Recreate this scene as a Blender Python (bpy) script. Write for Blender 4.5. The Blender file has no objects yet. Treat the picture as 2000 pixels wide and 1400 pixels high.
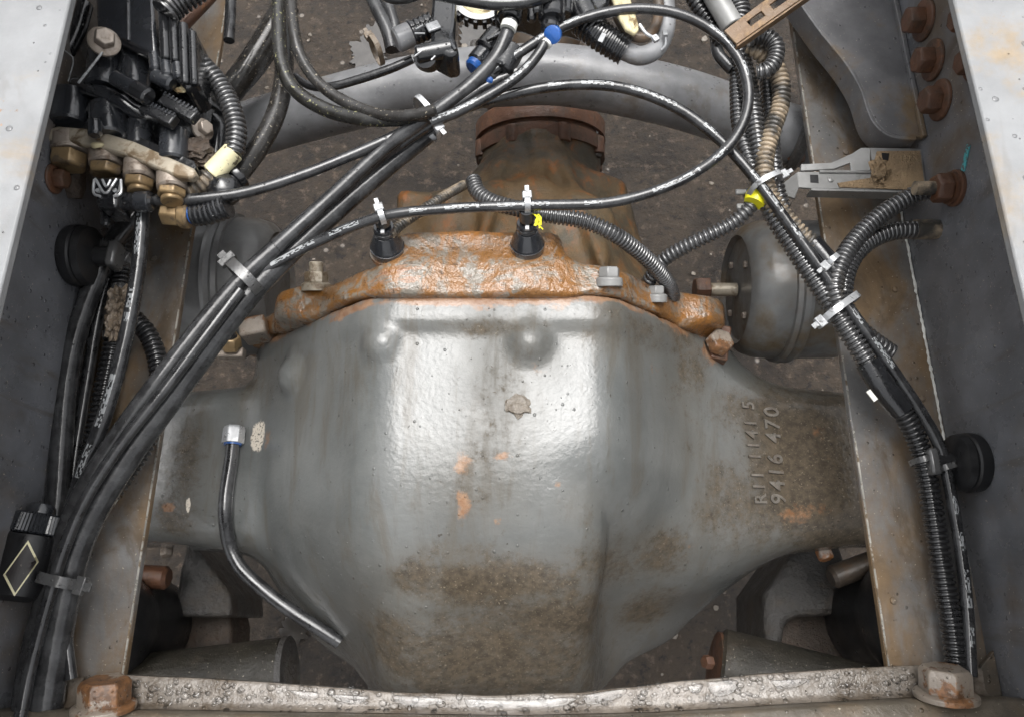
import bpy, bmesh, math, random
import numpy as np
from mathutils import Vector, Matrix, noise as mnoise
from mathutils.bvhtree import BVHTree

random.seed(7)
scene = bpy.context.scene
R = math.radians

# ------------------------------------------------------------------ camera
FPX, TH = 1500.0, R(19.2)                 # focal length in photo pixels (photo 2000 x 1400), tilt from straight down
CAM = Vector((0.0, 0.0, 1.47))
cam_data = bpy.data.cameras.new('camera')
cam_data.sensor_width = 36.0
cam_data.lens = FPX / 2000.0 * 36.0
cam_data.clip_start, cam_data.clip_end = 0.02, 200.0
cam = bpy.data.objects.new('camera', cam_data)
cam.location, cam.rotation_euler = CAM, (TH, 0, 0)
scene.collection.objects.link(cam)
scene.camera = cam

# ------------------------------------------------------------------ sky, sun, exposure
SUN_EL, SUN_AZ = R(79), R(0)              # high soft sun behind cloud, towards +Y
world = bpy.data.worlds.new('World'); scene.world = world; world.use_nodes = True
wn, wl = world.node_tree.nodes, world.node_tree.links
wn.clear()
sky = wn.new('ShaderNodeTexSky'); sky.sky_type = 'NISHITA'; sky.sun_disc = False
sky.sun_elevation, sky.sun_rotation = SUN_EL, SUN_AZ
sky.air_density, sky.dust_density, sky.ozone_density = 1.0, 6.0, 1.0
hs = wn.new('ShaderNodeHueSaturation'); hs.inputs['Saturation'].default_value = 0.12   # cloud-grey sky
bg = wn.new('ShaderNodeBackground'); bg.inputs['Strength'].default_value = 0.15
wo = wn.new('ShaderNodeOutputWorld')
wl.new(sky.outputs['Color'], hs.inputs['Color']); wl.new(hs.outputs['Color'], bg.inputs['Color'])
wl.new(bg.outputs['Background'], wo.inputs['Surface'])
sun_data = bpy.data.lights.new('sun', 'SUN')
sun_data.energy, sun_data.angle, sun_data.color = 1.15, R(46), (1.0, 0.975, 0.94)
sun = bpy.data.objects.new('sun', sun_data)
sun.rotation_euler = (-(math.pi/2 - SUN_EL), 0, 0)      # light comes down from +Y, high
scene.collection.objects.link(sun)
vs = scene.view_settings
vs.view_transform, vs.look, vs.gamma, vs.use_curve_mapping = 'Standard', 'None', 1.0, False
vs.exposure = 0.86
scene.cycles.use_denoising = True
scene.cycles.max_bounces = 5
scene.cycles.diffuse_bounces = 3
scene.cycles.glossy_bounces = 3
scene.cycles.transparent_max_bounces = 8
scene.cycles.use_adaptive_sampling = True
scene.cycles.adaptive_threshold = 0.03
scene.cycles.caustics_reflective = False
scene.cycles.caustics_refractive = False

# ------------------------------------------------------------------ geometry helpers
CT, ST = math.cos(TH), math.sin(TH)
def ray(px, py):
    u, v = px - 1000.0, 700.0 - py
    return Vector((u, v*CT + FPX*ST, v*ST - FPX*CT))
def P(px, py, z):
    d = ray(px, py); return CAM + d*((z - CAM.z)/d.z)
def PXW(px, py, x):
    d = ray(px, py); return CAM + d*(x/d.x)
def PYW(px, py, y):
    d = ray(px, py); return CAM + d*(y/d.y)
def W(n, p):                              # n photo pixels at point p, in metres
    q = p - CAM
    return n * (-(q.y*(-ST) + q.z*CT)) / FPX
def proj(p):
    q = p - CAM
    dep = q.y*ST - q.z*CT
    up = q.y*CT + q.z*ST
    return 1000 + FPX*q.x/dep, 700 - FPX*up/dep

def frame(axis, ref=None):
    a = Vector(axis).normalized()
    r = Vector(ref) if ref is not None else (Vector((0, 0, 1)) if abs(a.z) < 0.9 else Vector((1, 0, 0)))
    e1 = r.cross(a)
    if e1.length < 1e-6: e1 = Vector((1, 0, 0)).cross(a)
    e1.normalize(); e2 = a.cross(e1)
    return e1, e2, a

class MB:
    def __init__(s): s.v, s.f, s.uv = [], [], {}
    def add(s, vs_, fs_):
        o = len(s.v); s.v += [Vector(p) for p in vs_]; s.f += [tuple(i+o for i in f) for f in fs_]; return o
    def box(s, c, size, M=None, taper=1.0):
        hx, hy, hz = size[0]/2, size[1]/2, size[2]/2; c = Vector(c); pts = []
        for z in (-1, 1):
            k = taper if z > 0 else 1.0
            for (x, y) in ((-1, -1), (1, -1), (1, 1), (-1, 1)):
                p = Vector((x*hx*k, y*hy*k, z*hz)); pts.append(c + (M @ p if M else p))
        s.add(pts, [(3, 2, 1, 0), (4, 5, 6, 7), (0, 1, 5, 4), (1, 2, 6, 5), (2, 3, 7, 6), (3, 0, 4, 7)]); return s
    def bar(s, p0, p1, w, h, ref=(0, 0, 1)):      # box along p0-p1, w across, h along ref
        p0, p1 = Vector(p0), Vector(p1); a = (p1-p0); L = a.length
        e1, e2, a = frame(a, ref)
        M = Matrix((e1, e2, a)).transposed()
        return s.box((p0+p1)/2, (w, h, L), M)
    def lathe(s, p, axis, prof, n=24, ph=0.0, cap0=True, cap1=True, squash=1.0, ref=None):
        e1, e2, a = frame(axis, ref); p = Vector(p); pts = []
        for (t, r) in prof:
            for k in range(n):
                th = 2*math.pi*k/n + ph
                pts.append(p + a*t + e1*(r*math.cos(th)) + e2*(r*squash*math.sin(th)))
        fs = []
        for i in range(len(prof)-1):
            for k in range(n):
                k2 = (k+1) % n
                fs.append((i*n+k, i*n+k2, (i+1)*n+k2, (i+1)*n+k))
        if cap0: fs.append(tuple(reversed(range(n))))
        if cap1: fs.append(tuple(range((len(prof)-1)*n, len(prof)*n)))
        s.add(pts, fs); return s
    def cyl(s, p0, p1, r0, r1=None, n=20, ch=0.0):
        p0, p1 = Vector(p0), Vector(p1); r1 = r0 if r1 is None else r1; L = (p1-p0).length
        prof = [(0, r0), (L, r1)] if ch == 0 else [(0, r0-ch), (ch, r0), (L-ch, r1), (L, r1-ch)]
        return s.lathe(p0, p1-p0, prof, n)
    def hex(s, p, axis, r, h, ph=0.3):
        return s.lathe(p, axis, [(0, r), (h*0.8, r), (h, r*0.86)], 6, ph)
    def prism(s, poly, vec):
        vec = Vector(vec); n = len(poly)
        pts = [Vector(q) for q in poly] + [Vector(q)+vec for q in poly]
        fs = [tuple(range(n)), tuple(reversed(range(n, 2*n)))]
        for k in range(n):
            k2 = (k+1) % n; fs.append((k2, k, n+k, n+k2))
        s.add(pts, fs); return s
    def tube(s, pts, rad, n=12, cap=True):
        m = len(pts); base = len(s.v); L = 0.0
        t0 = (pts[1]-pts[0]).normalized(); e1, e2, _ = frame(t0)
        rings_u = []
        for i in range(m):
            t = (pts[min(i+1, m-1)] - pts[max(i-1, 0)]).normalized()
            e1 = (e1 - t*e1.dot(t)).normalized(); e2 = t.cross(e1)
            if i: L += (pts[i]-pts[i-1]).length
            rings_u.append(L)
            r = rad[i] if isinstance(rad, (list, tuple)) else rad
            for k in range(n):
                th = 2*math.pi*k/n
                s.v.append(pts[i] + e1*(r*math.cos(th)) + e2*(r*math.sin(th)))
        for i in range(m-1):
            for k in range(n):
                k2 = (k+1) % n
                s.uv[len(s.f)] = [(rings_u[i], k/n), (rings_u[i], (k+1)/n), (rings_u[i+1], (k+1)/n), (rings_u[i+1], k/n)]
                s.f.append((base+i*n+k, base+i*n+k2, base+(i+1)*n+k2, base+(i+1)*n+k))
        if cap:
            s.f.append(tuple(reversed(range(base, base+n)))); s.f.append(tuple(range(base+(m-1)*n, base+m*n)))
        return s
    def blob(s, c, r3, sub=2, amp=0.25, fr=3.0, seed=0, M=None):
        bm = bmesh.new(); bmesh.ops.create_icosphere(bm, subdivisions=sub, radius=1.0)
        c = Vector(c); o = Vector((seed*3.7, seed*1.3, 0.0)); pts = []
        for v in bm.verts:
            k = 1 + amp*mnoise.noise(v.co*fr + o)*1.6
            q = Vector((v.co.x*r3[0], v.co.y*r3[1], v.co.z*r3[2]))*k
            pts.append(c + (M @ q if M else q))
        s.add(pts, [tuple(v.index for v in f.verts) for f in bm.faces]); bm.free(); return s

def catmull(ctrl, step=0.004):
    c = [ctrl[0]*2-ctrl[1]] + list(ctrl) + [ctrl[-1]*2-ctrl[-2]]; out = []
    for i in range(1, len(c)-2):
        p0, p1, p2, p3 = c[i-1], c[i], c[i+1], c[i+2]
        k = max(3, int((p2-p1).length/0.002))
        for j in range(k):
            t = j/k
            out.append(0.5*((2*p1) + (p2-p0)*t + (2*p0-5*p1+4*p2-p3)*t*t + (3*p1-p0-3*p2+p3)*t**3))
    out.append(c[-2])
    L = [0.0]
    for a, b in zip(out, out[1:]): L.append(L[-1] + (b-a).length)
    n = max(2, int(L[-1]/step)); res = []; j = 0
    for i in range(n+1):
        d = L[-1]*i/n
        while j < len(L)-2 and L[j+1] < d: j += 1
        f = (d-L[j])/max(L[j+1]-L[j], 1e-9); res.append(out[j].lerp(out[j+1], min(max(f, 0), 1)))
    return res

BASE = {}
col = scene.collection
def make_mesh(name, mb, base, smooth=38):
    me = bpy.data.meshes.new(name)
    me.from_pydata([tuple(p-base) for p in mb.v], [], mb.f)
    if mb.uv:
        ul = me.uv_layers.new(name='UVMap')
        for poly in me.polygons:
            q = mb.uv.get(poly.index)
            if q:
                for li, t in zip(poly.loop_indices, q): ul.data[li].uv = t
    me.validate()
    if smooth:
        me.polygons.foreach_set('use_smooth', [True]*len(me.polygons))
        me.set_sharp_from_angle(angle=R(smooth))
    me.update(); return me
def props(o, label=None, cat=None, group=None, kind=None):
    if label: o['label'] = label
    if cat: o['category'] = cat
    if group: o['group'] = group
    if kind: o['kind'] = kind
    return o
def thing(name, label, cat, base, group=None):
    o = bpy.data.objects.new(name, None); col.objects.link(o)
    o.empty_display_size = 0.02; o.location = base; BASE[o.name] = Vector(base)
    return props(o, label, cat, group)
def part(name, mb, mat, parent, bevel=0.0, label=None, smooth=38, kind=None, seg=2):
    b = BASE[parent.name]
    o = bpy.data.objects.new(name, make_mesh(name, mb, b, smooth)); col.objects.link(o)
    o.data.materials.append(mat); o.parent = parent; BASE[o.name] = b
    if bevel:
        m = o.modifiers.new('bevel', 'BEVEL'); m.width = bevel; m.segments = seg; m.limit_method = 'ANGLE'; m.angle_limit = R(35)
    return props(o, label, kind=kind)
def solo(name, mb, mat, label, cat, base=None, bevel=0.0, group=None, kind=None, smooth=38):
    b = Vector(base) if base is not None else sum(mb.v, Vector())/len(mb.v)
    o = bpy.data.objects.new(name, make_mesh(name, mb, b, smooth)); col.objects.link(o)
    o.location = b; o.data.materials.append(mat); BASE[o.name] = b
    if bevel:
        m = o.modifiers.new('bevel', 'BEVEL'); m.width = bevel; m.segments = 2; m.limit_method = 'ANGLE'; m.angle_limit = R(35)
    return props(o, label, cat, group, kind)

# ------------------------------------------------------------------ materials
class NT:
    def __init__(s, name):
        s.m = bpy.data.materials.new(name); s.m.use_nodes = True
        s.t = s.m.node_tree; s.n = s.t.nodes; s.l = s.t.links
        s.b = s.n['Principled BSDF']; s.tc = s.n.new('ShaderNodeTexCoord'); s.co = s.tc.outputs['Object']
        s.nrm = None
    def val(s, sock, v):
        if hasattr(v, 'is_output') or isinstance(v, bpy.types.NodeSocket): s.l.new(v, sock)
        elif isinstance(v, (tuple, list)) and len(v) == 3 and sock.type == 'RGBA': sock.default_value = (*v, 1)
        else: sock.default_value = v
    def noise(s, scale, detail=4, rough=0.6, dist=0.0, co=None, stretch=None):
        n = s.n.new('ShaderNodeTexNoise'); n.inputs['Scale'].default_value = scale
        n.inputs['Detail'].default_value = detail; n.inputs['Roughness'].default_value = rough; n.inputs['Distortion'].default_value = dist
        c = co or s.co
        if stretch:
            mp = s.n.new('ShaderNodeMapping'); mp.inputs['Scale'].default_value = stretch; s.l.new(c, mp.inputs['Vector']); c = mp.outputs['Vector']
        s.l.new(c, n.inputs['Vector']); return n.outputs['Fac']
    def voro(s, scale, rnd=1.0, feature='F1'):
        n = s.n.new('ShaderNodeTexVoronoi'); n.inputs['Scale'].default_value = scale; n.inputs['Randomness'].default_value = rnd
        n.feature = feature
        s.l.new(s.co, n.inputs['Vector']); return n
    def ramp(s, fac, lo, hi, a=0.0, b=1.0, smooth=True):
        n = s.n.new('ShaderNodeMapRange'); n.interpolation_type = 'SMOOTHSTEP' if smooth else 'LINEAR'
        s.val(n.inputs['Value'], fac); n.inputs['From Min'].default_value = lo; n.inputs['From Max'].default_value = hi
        n.inputs['To Min'].default_value = a; n.inputs['To Max'].default_value = b; return n.outputs['Result']
    def math(s, op, a, b=0.0, clamp=False):
        n = s.n.new('ShaderNodeMath'); n.operation = op; n.use_clamp = clamp; s.val(n.inputs[0], a); s.val(n.inputs[1], b); return n.outputs[0]
    def mix(s, fac, a, b, mode='MIX'):
        n = s.n.new('ShaderNodeMix'); n.data_type = 'RGBA'; n.blend_type = mode
        s.val(n.inputs['Factor'], fac); s.val(n.inputs['A'], a); s.val(n.inputs['B'], b); return n.outputs['Result']
    def attr(s, name):
        n = s.n.new('ShaderNodeAttribute'); n.attribute_name = name; return n.outputs['Fac']
    def bump(s, h, dist, strength=1.0):
        n = s.n.new('ShaderNodeBump'); n.inputs['Distance'].default_value = dist; n.inputs['Strength'].default_value = strength
        s.val(n.inputs['Height'], h)
        if s.nrm is not None: s.l.new(s.nrm, n.inputs['Normal'])
        s.nrm = n.outputs['Normal']; return s.nrm
    def drops(s, scale, size, cover):
        v = s.voro(scale)
        sep = s.n.new('ShaderNodeSeparateColor'); s.l.new(v.outputs['Color'], sep.inputs[0])
        r = s.math('MULTIPLY', s.ramp(sep.outputs[0], 1-cover, 1.0, 0.25, 1.0, False), size)
        on = s.ramp(sep.outputs[1], 1-cover, 1-cover+0.02, 0, 1, False)
        q = s.math('DIVIDE', v.outputs['Distance'], r)
        h = s.math('SQRT', s.math('SUBTRACT', 1.0, s.math('MULTIPLY', q, q), True))
        return s.math('MULTIPLY', h, on)
    def done(s, color, rough, metal=0.0, coat=0.0, coat_rough=0.06, spec=None):
        s.val(s.b.inputs['Base Color'], color); s.val(s.b.inputs['Roughness'], rough); s.val(s.b.inputs['Metallic'], metal)
        s.val(s.b.inputs['Coat Weight'], coat); s.val(s.b.inputs['Coat Roughness'], coat_rough)
        if spec is not None: s.b.inputs['Specular IOR Level'].default_value = spec
        if s.nrm is not None:
            s.l.new(s.nrm, s.b.inputs['Normal']); s.l.new(s.nrm, s.b.inputs['Coat Normal'])
        return s.m

def surf(name, base, rough=0.45, metal=0.0, dirt=None, dirt_lo=0.45, dirt_hi=0.7, dscale=14, dstretch=None,
         rust=None, rust_lo=0.6, rust_hi=0.7, rscale=40, speck=0.0, bump=(60, 0.0006), drops=None, coat=0.0, coat_rough=0.08, var=0.25, spec=None, streak=None):
    t = NT(name)
    v = t.noise(22, 5)
    c = t.mix(t.ramp(v, 0.3, 0.75), tuple(x*(1-var) for x in base), tuple(min(1, x*(1+var)) for x in base))
    rg = t.ramp(t.noise(35, 4), 0.3, 0.7, max(0.03, rough-0.12), min(1, rough+0.12))
    if dirt:
        d = t.ramp(t.noise(dscale, 7, 0.65, 0.3, stretch=dstretch), dirt_lo, dirt_hi)
        dn = t.mix(t.noise(90, 4), tuple(x*0.6 for x in dirt), tuple(min(1, x*1.3) for x in dirt))
        c = t.mix(d, c, dn); rg = t.math('ADD', rg, t.math('MULTIPLY', d, 0.2), True)
    if streak:
        q = t.ramp(t.noise(streak[1], 5, 0.7, 0.6, stretch=streak[2]), streak[3], streak[3]+0.16)
        c = t.mix(t.math('MULTIPLY', q, 0.75), c, streak[0]); rg = t.math('ADD', rg, t.math('MULTIPLY', q, 0.15), True)
    if rust:
        r_ = t.ramp(t.noise(rscale, 6, 0.7), rust_lo, rust_hi)
        rn = t.mix(t.ramp(t.noise(130, 3), 0.35, 0.65), tuple(x*0.45 for x in rust), rust)
        c = t.mix(r_, c, rn); rg = t.math('ADD', rg, t.math('MULTIPLY', r_, 0.25), True)
    if speck:
        sp = t.ramp(t.noise(420, 2), 0.68, 0.74)
        c = t.mix(t.math('MULTIPLY', sp, speck), c, (0.45, 0.4, 0.32))
    if bump: t.bump(t.noise(bump[0], 6, 0.65), bump[1])
    if drops:
        h = t.drops(*drops); t.bump(h, drops[1]/drops[0]*0.55)
        rg = t.mix(h, rg, (0.04, 0.04, 0.04))
        c = t.mix(t.math('MULTIPLY', h, 0.25), c, (0.02, 0.02, 0.02))
    return t.done(c, rg, metal, coat, coat_rough, spec)

RUST = (0.23, 0.085, 0.03); ORANGE = (0.5, 0.2, 0.045); MUD = (0.105, 0.075, 0.048)
M = {}
M['rail_top'] = surf('pale_worn_paint', (0.23, 0.235, 0.24), 0.4, speck=0.0, dirt=(0.28, 0.215, 0.14), dirt_lo=0.53, dirt_hi=0.70, dscale=8, rust=(0.35, 0.18, 0.08), rust_lo=0.66, rust_hi=0.72, rscale=26, drops=(120, 0.35, 0.4), var=0.12, streak=((0.16, 0.15, 0.14), 9, (1, 0.4, 1), 0.55))
M['rail_web'] = surf('dark_grey_rail_paint', (0.14, 0.144, 0.155), 0.34, dirt=(0.12, 0.09, 0.062), dirt_lo=0.50, dirt_hi=0.74, dscale=6, speck=0.9, drops=(150, 0.3, 0.3), bump=(90, 0.0003), var=0.22, streak=((0.085, 0.07, 0.055), 10, (1, 2.2, 0.35), 0.56))
M['rail_flange'] = surf('muddy_grey_rail_paint', (0.155, 0.152, 0.148), 0.42, dirt=(0.16, 0.105, 0.055), dirt_lo=0.38, dirt_hi=0.60, dscale=9, dstretch=(1.6, 0.7, 1), speck=1.0, drops=(170, 0.32, 0.35), bump=(110, 0.0006), streak=((0.085, 0.058, 0.032), 14, (1.5, 0.8, 1), 0.50), rust=(0.22, 0.11, 0.04), rust_lo=0.66, rust_hi=0.74, rscale=22)
M['edge'] = surf('scraped_steel_edge', (0.55, 0.53, 0.48), 0.3, 0.6, dirt=(0.2, 0.15, 0.1), dirt_lo=0.5, dirt_hi=0.6, dscale=60)
M['gusset'] = surf('grey_gusset_paint', (0.13, 0.13, 0.135), 0.4, dirt=(0.16, 0.11, 0.06), dirt_lo=0.5, dirt_hi=0.68, dscale=10, speck=0.8, drops=(160, 0.32, 0.35))
M['bracket'] = surf('grey_bracket_paint', (0.22, 0.22, 0.215), 0.35, dirt=(0.3, 0.21, 0.12), dirt_lo=0.62, dirt_hi=0.75, dscale=20, coat=0.4)
M['sand'] = surf('wet_sandy_dirt', (0.30, 0.21, 0.12), 0.5, bump=(320, 0.004), drops=(380, 0.4, 0.5), var=0.35)
M['rust'] = surf('rusty_steel', (0.10, 0.042, 0.02), 0.6, dirt=(0.06, 0.035, 0.02), dscale=50, rust=(0.24, 0.10, 0.04), rust_lo=0.55, rust_hi=0.7, rscale=70, bump=(180, 0.0012), coat=0.35, coat_rough=0.2)
M['rust_tan'] = surf('tan_rusted_strap', (0.17, 0.105, 0.055), 0.6, dirt=(0.09, 0.045, 0.02), dscale=45, rust=(0.26, 0.17, 0.09), rust_lo=0.5, rust_hi=0.65, rscale=60, bump=(200, 0.001), coat=0.3, coat_rough=0.2)
M['chip'] = surf('grey_brown_chip', (0.17, 0.145, 0.115), 0.45, dirt=(0.09, 0.07, 0.05), dscale=70, bump=(140, 0.002), coat=0.5)
M['rust_wet'] = surf('wet_orange_rust', (0.4, 0.17, 0.06), 0.45, dirt=(0.5, 0.42, 0.36), dirt_lo=0.5, dirt_hi=0.6, dscale=45, bump=(150, 0.0012), coat=0.6, drops=(300, 0.35, 0.4))
M['pale_rust_bolt'] = surf('pale_wet_rusty_bolt', (0.22, 0.185, 0.15), 0.4, rust=(0.19, 0.085, 0.03), rust_lo=0.50, rust_hi=0.56, rscale=24, bump=(160, 0.001), drops=(260, 0.35, 0.5), coat=0.5)
M['chamber'] = surf('brake_chamber_paint', (0.125, 0.127, 0.125), 0.42, dirt=(0.10, 0.072, 0.04), dirt_lo=0.44, dirt_hi=0.66, dscale=12, bump=(120, 0.0002), drops=(140, 0.25, 0.2), coat=0.3, coat_rough=0.15)
M['chamber_dark'] = surf('dark_brake_chamber_paint', (0.14, 0.14, 0.138), 0.42, dirt=(0.10, 0.08, 0.055), dirt_lo=0.5, dirt_hi=0.75, dscale=12, bump=(120, 0.0002), coat=0.3, coat_rough=0.15)
M['tube_paint'] = surf('grey_tube_paint', (0.205, 0.208, 0.215), 0.38, dirt=(0.13, 0.1, 0.07), dirt_lo=0.55, dirt_hi=0.75, dscale=11, speck=0.5, drops=(200, 0.32, 0.4), bump=(160, 0.0003), coat=0.25, coat_rough=0.25)
M['cast'] = surf('dark_wet_casting', (0.048, 0.045, 0.042), 0.4, dirt=(0.07, 0.055, 0.04), dscale=18, bump=(110, 0.005), drops=(160, 0.3, 0.3), coat=0.5, coat_rough=0.2)
M['cast_mud'] = surf('mud_caked_casting', (0.05, 0.036, 0.026), 0.5, dirt=(0.08, 0.055, 0.038), dscale=40, bump=(110, 0.004), drops=(220, 0.4, 0.4))
M['arm'] = surf('dusty_dark_arm', (0.024, 0.021, 0.015), 0.55, dirt=(0.04, 0.03, 0.019), dscale=16, speck=1.0, bump=(70, 0.0025), rust=(0.12, 0.06, 0.03), rust_lo=0.62, rust_hi=0.72, rscale=20)
M['rubber'] = surf('black_rubber', (0.013, 0.013, 0.014), 0.38, dirt=(0.035, 0.03, 0.025), dirt_lo=0.55, dirt_hi=0.8, dscale=20, bump=(140, 0.0002))
M['plastic'] = surf('wet_black_plastic', (0.012, 0.0125, 0.014), 0.22, bump=(90, 0.0004), drops=(260, 0.4, 0.4), coat=0.8, var=0.2)
M['plastic_cover'] = surf('dull_black_cover', (0.022, 0.024, 0.028), 0.24, dirt=(0.06, 0.055, 0.05), dirt_lo=0.6, dirt_hi=0.8, dscale=20, drops=(200, 0.3, 0.4), coat=1.0, coat_rough=0.06)
M['conduit'] = surf('ribbed_black_conduit', (0.042, 0.042, 0.043), 0.26, spec=0.9, dirt=(0.16, 0.135, 0.1), dirt_lo=0.6, dirt_hi=0.8, dscale=25, bump=None, coat=0.9, coat_rough=0.12)
M['conduit_dark'] = surf('clean_black_conduit', (0.016, 0.016, 0.017), 0.28, bump=None, coat=0.5, coat_rough=0.12)
M['conduit_mud'] = surf('muddy_ribbed_conduit', (0.05, 0.046, 0.04), 0.4, dirt=(0.33, 0.26, 0.18), dirt_lo=0.42, dirt_hi=0.6, dscale=30, bump=(200, 0.001), coat=0.4)
M['brass'] = surf('weathered_brass', (0.33, 0.23, 0.12), 0.4, 0.55, dirt=(0.16, 0.12, 0.08), dirt_lo=0.5, dirt_hi=0.65, dscale=60, coat=0.3)
M['steel'] = surf('dull_plated_steel', (0.33, 0.28, 0.235), 0.42, 0.4, dirt=(0.13, 0.09, 0.06), dirt_lo=0.5, dirt_hi=0.68, dscale=70, bump=(220, 0.0006), coat=0.35)
M['plate'] = surf('tarnished_plate', (0.42, 0.37, 0.29), 0.4, 0.35, dirt=(0.17, 0.12, 0.07), dirt_lo=0.45, dirt_hi=0.62, dscale=60, bump=(220, 0.0005), coat=0.35)
M['silver'] = surf('bright_tie_plastic', (0.42, 0.43, 0.44), 0.25, 0.3, dirt=(0.1, 0.1, 0.1), dirt_lo=0.55, dirt_hi=0.65, dscale=150, coat=0.6)
M['blacktie'] = surf('grey_black_tie', (0.07, 0.07, 0.07), 0.25, drops=(300, 0.4, 0.4), coat=0.6)
M['tape'] = surf('cream_tape', (0.72, 0.66, 0.42), 0.5, dirt=(0.12, 0.1, 0.06), dirt_lo=0.6, dirt_hi=0.66, dscale=120)
M['white'] = surf('white_mark', (0.75, 0.75, 0.7), 0.45, dirt=(0.3, 0.28, 0.24), dirt_lo=0.65, dirt_hi=0.72, dscale=100)
M['cream_line'] = surf('cream_sticker_border', (0.80, 0.74, 0.48), 0.45)
M['sticker'] = surf('dark_brown_sticker', (0.03, 0.026, 0.025), 0.5, speck=0.3)
M['blue'] = surf('blue_plastic', (0.02, 0.10, 0.36), 0.3, dirt=(0.02, 0.04, 0.1), dirt_lo=0.55, dirt_hi=0.65, dscale=150, coat=0.5)
M['yellow'] = surf('yellow_plastic', (0.80, 0.74, 0.02), 0.4, var=0.05)
M['teal'] = surf('teal_paint_mark', (0.08, 0.42, 0.45), 0.5, dirt=(0.1, 0.1, 0.1), dirt_lo=0.5, dirt_hi=0.56, dscale=160)
M['crumple'] = surf('crumpled_brown_tape', (0.22, 0.17, 0.12), 0.35, dirt=(0.06, 0.045, 0.03), dscale=80, bump=(120, 0.003), coat=0.7)
M['yoke'] = surf('dirty_yoke', (0.07, 0.055, 0.042), 0.5, dirt=(0.12, 0.07, 0.035), dscale=25, bump=(110, 0.001), coat=0.3)
M['fibre'] = surf('yellowed_fibre_sleeve', (0.6, 0.53, 0.33), 0.6, dirt=(0.16, 0.11, 0.05), dirt_lo=0.5, dirt_hi=0.65, dscale=60, bump=(250, 0.002))

def cable_mat(name, base, wet=0.5, printed=False, specks=None, sheen_amt=0.14):
    t = NT(name)
    c = t.mix(t.noise(30, 4), tuple(x*0.7 for x in base), tuple(x*1.3 for x in base))
    if specks:
        c = t.mix(t.ramp(t.noise(300, 3), 0.62, 0.68), c, specks)
    # wet highlight painted as patchy pale grey into the hose colour
    sheen_film = t.ramp(t.noise(45, 6, 0.68), 0.40, 0.62)
    c = t.mix(t.math('MULTIPLY', sheen_film, sheen_amt), c, (0.17, 0.175, 0.18))
    if printed:
        uv = t.n.new('ShaderNodeSeparateXYZ'); t.l.new(t.tc.outputs['UV'], uv.inputs[0])
        u, v = uv.outputs[0], uv.outputs[1]
        cell = t.math('FLOOR', t.math('DIVIDE', u, 0.0022)); wcell = t.math('FLOOR', t.math('DIVIDE', u, 0.016))
        row = t.math('FLOOR', t.math('MULTIPLY', v, 40.0))
        def rnd(a, b, c3):
            cb = t.n.new('ShaderNodeCombineXYZ'); t.val(cb.inputs[0], a); t.val(cb.inputs[1], b); cb.inputs[2].default_value = c3
            w = t.n.new('ShaderNodeTexWhiteNoise'); w.noise_dimensions = '3D'; t.l.new(cb.outputs[0], w.inputs['Vector']); return w.outputs['Value']
        on = t.math('GREATER_THAN', rnd(cell, row, 1.0), 0.48)
        word = t.math('GREATER_THAN', rnd(wcell, 0.0, 2.0), 0.55)
        band = t.math('MULTIPLY', t.math('GREATER_THAN', v, 0.195), t.math('LESS_THAN', v, 0.325))
        k = t.math('MULTIPLY', t.math('MULTIPLY', on, word), band)
        c = t.mix(t.math('MULTIPLY', k, 0.55), c, (0.5, 0.52, 0.53))
    t.bump(t.noise(120, 3), 0.0005, 0.5)
    h = t.drops(330, 0.4, 0.25); t.bump(h, 0.0005)
    rg = t.ramp(t.noise(60, 4), 0.35, 0.7, 0.2, 0.42)
    return t.done(c, rg, 0.0, min(1.0, wet+0.2), 0.05, 0.25)
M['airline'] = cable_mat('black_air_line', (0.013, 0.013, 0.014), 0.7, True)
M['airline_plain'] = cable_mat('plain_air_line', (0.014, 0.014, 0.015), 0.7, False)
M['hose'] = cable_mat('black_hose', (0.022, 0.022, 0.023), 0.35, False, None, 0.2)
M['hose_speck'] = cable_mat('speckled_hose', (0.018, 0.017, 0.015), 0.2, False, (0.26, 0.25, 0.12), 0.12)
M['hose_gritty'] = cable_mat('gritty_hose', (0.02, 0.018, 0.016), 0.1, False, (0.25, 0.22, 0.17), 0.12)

def water_mat(ior=1.36):
    m = bpy.data.materials.new('clear_water'); m.use_nodes = True
    nt = m.node_tree; nt.nodes.clear()
    out = nt.nodes.new('ShaderNodeOutputMaterial'); mx = nt.nodes.new('ShaderNodeMixShader'); tr = nt.nodes.new('ShaderNodeBsdfTransparent')
    gl = nt.nodes.new('ShaderNodeBsdfGlossy'); fr = nt.nodes.new('ShaderNodeFresnel')
    fr.inputs['IOR'].default_value = ior; gl.inputs['Roughness'].default_value = 0.03; tr.inputs['Color'].default_value = (0.965, 0.965, 0.965, 1)
    nt.links.new(fr.outputs[0], mx.inputs[0]); nt.links.new(tr.outputs[0], mx.inputs[1]); nt.links.new(gl.outputs[0], mx.inputs[2]); nt.links.new(mx.outputs[0], out.inputs['Surface'])
    return m
M['water'] = water_mat()
M['puddle_water'] = water_mat(1.42)

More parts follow.
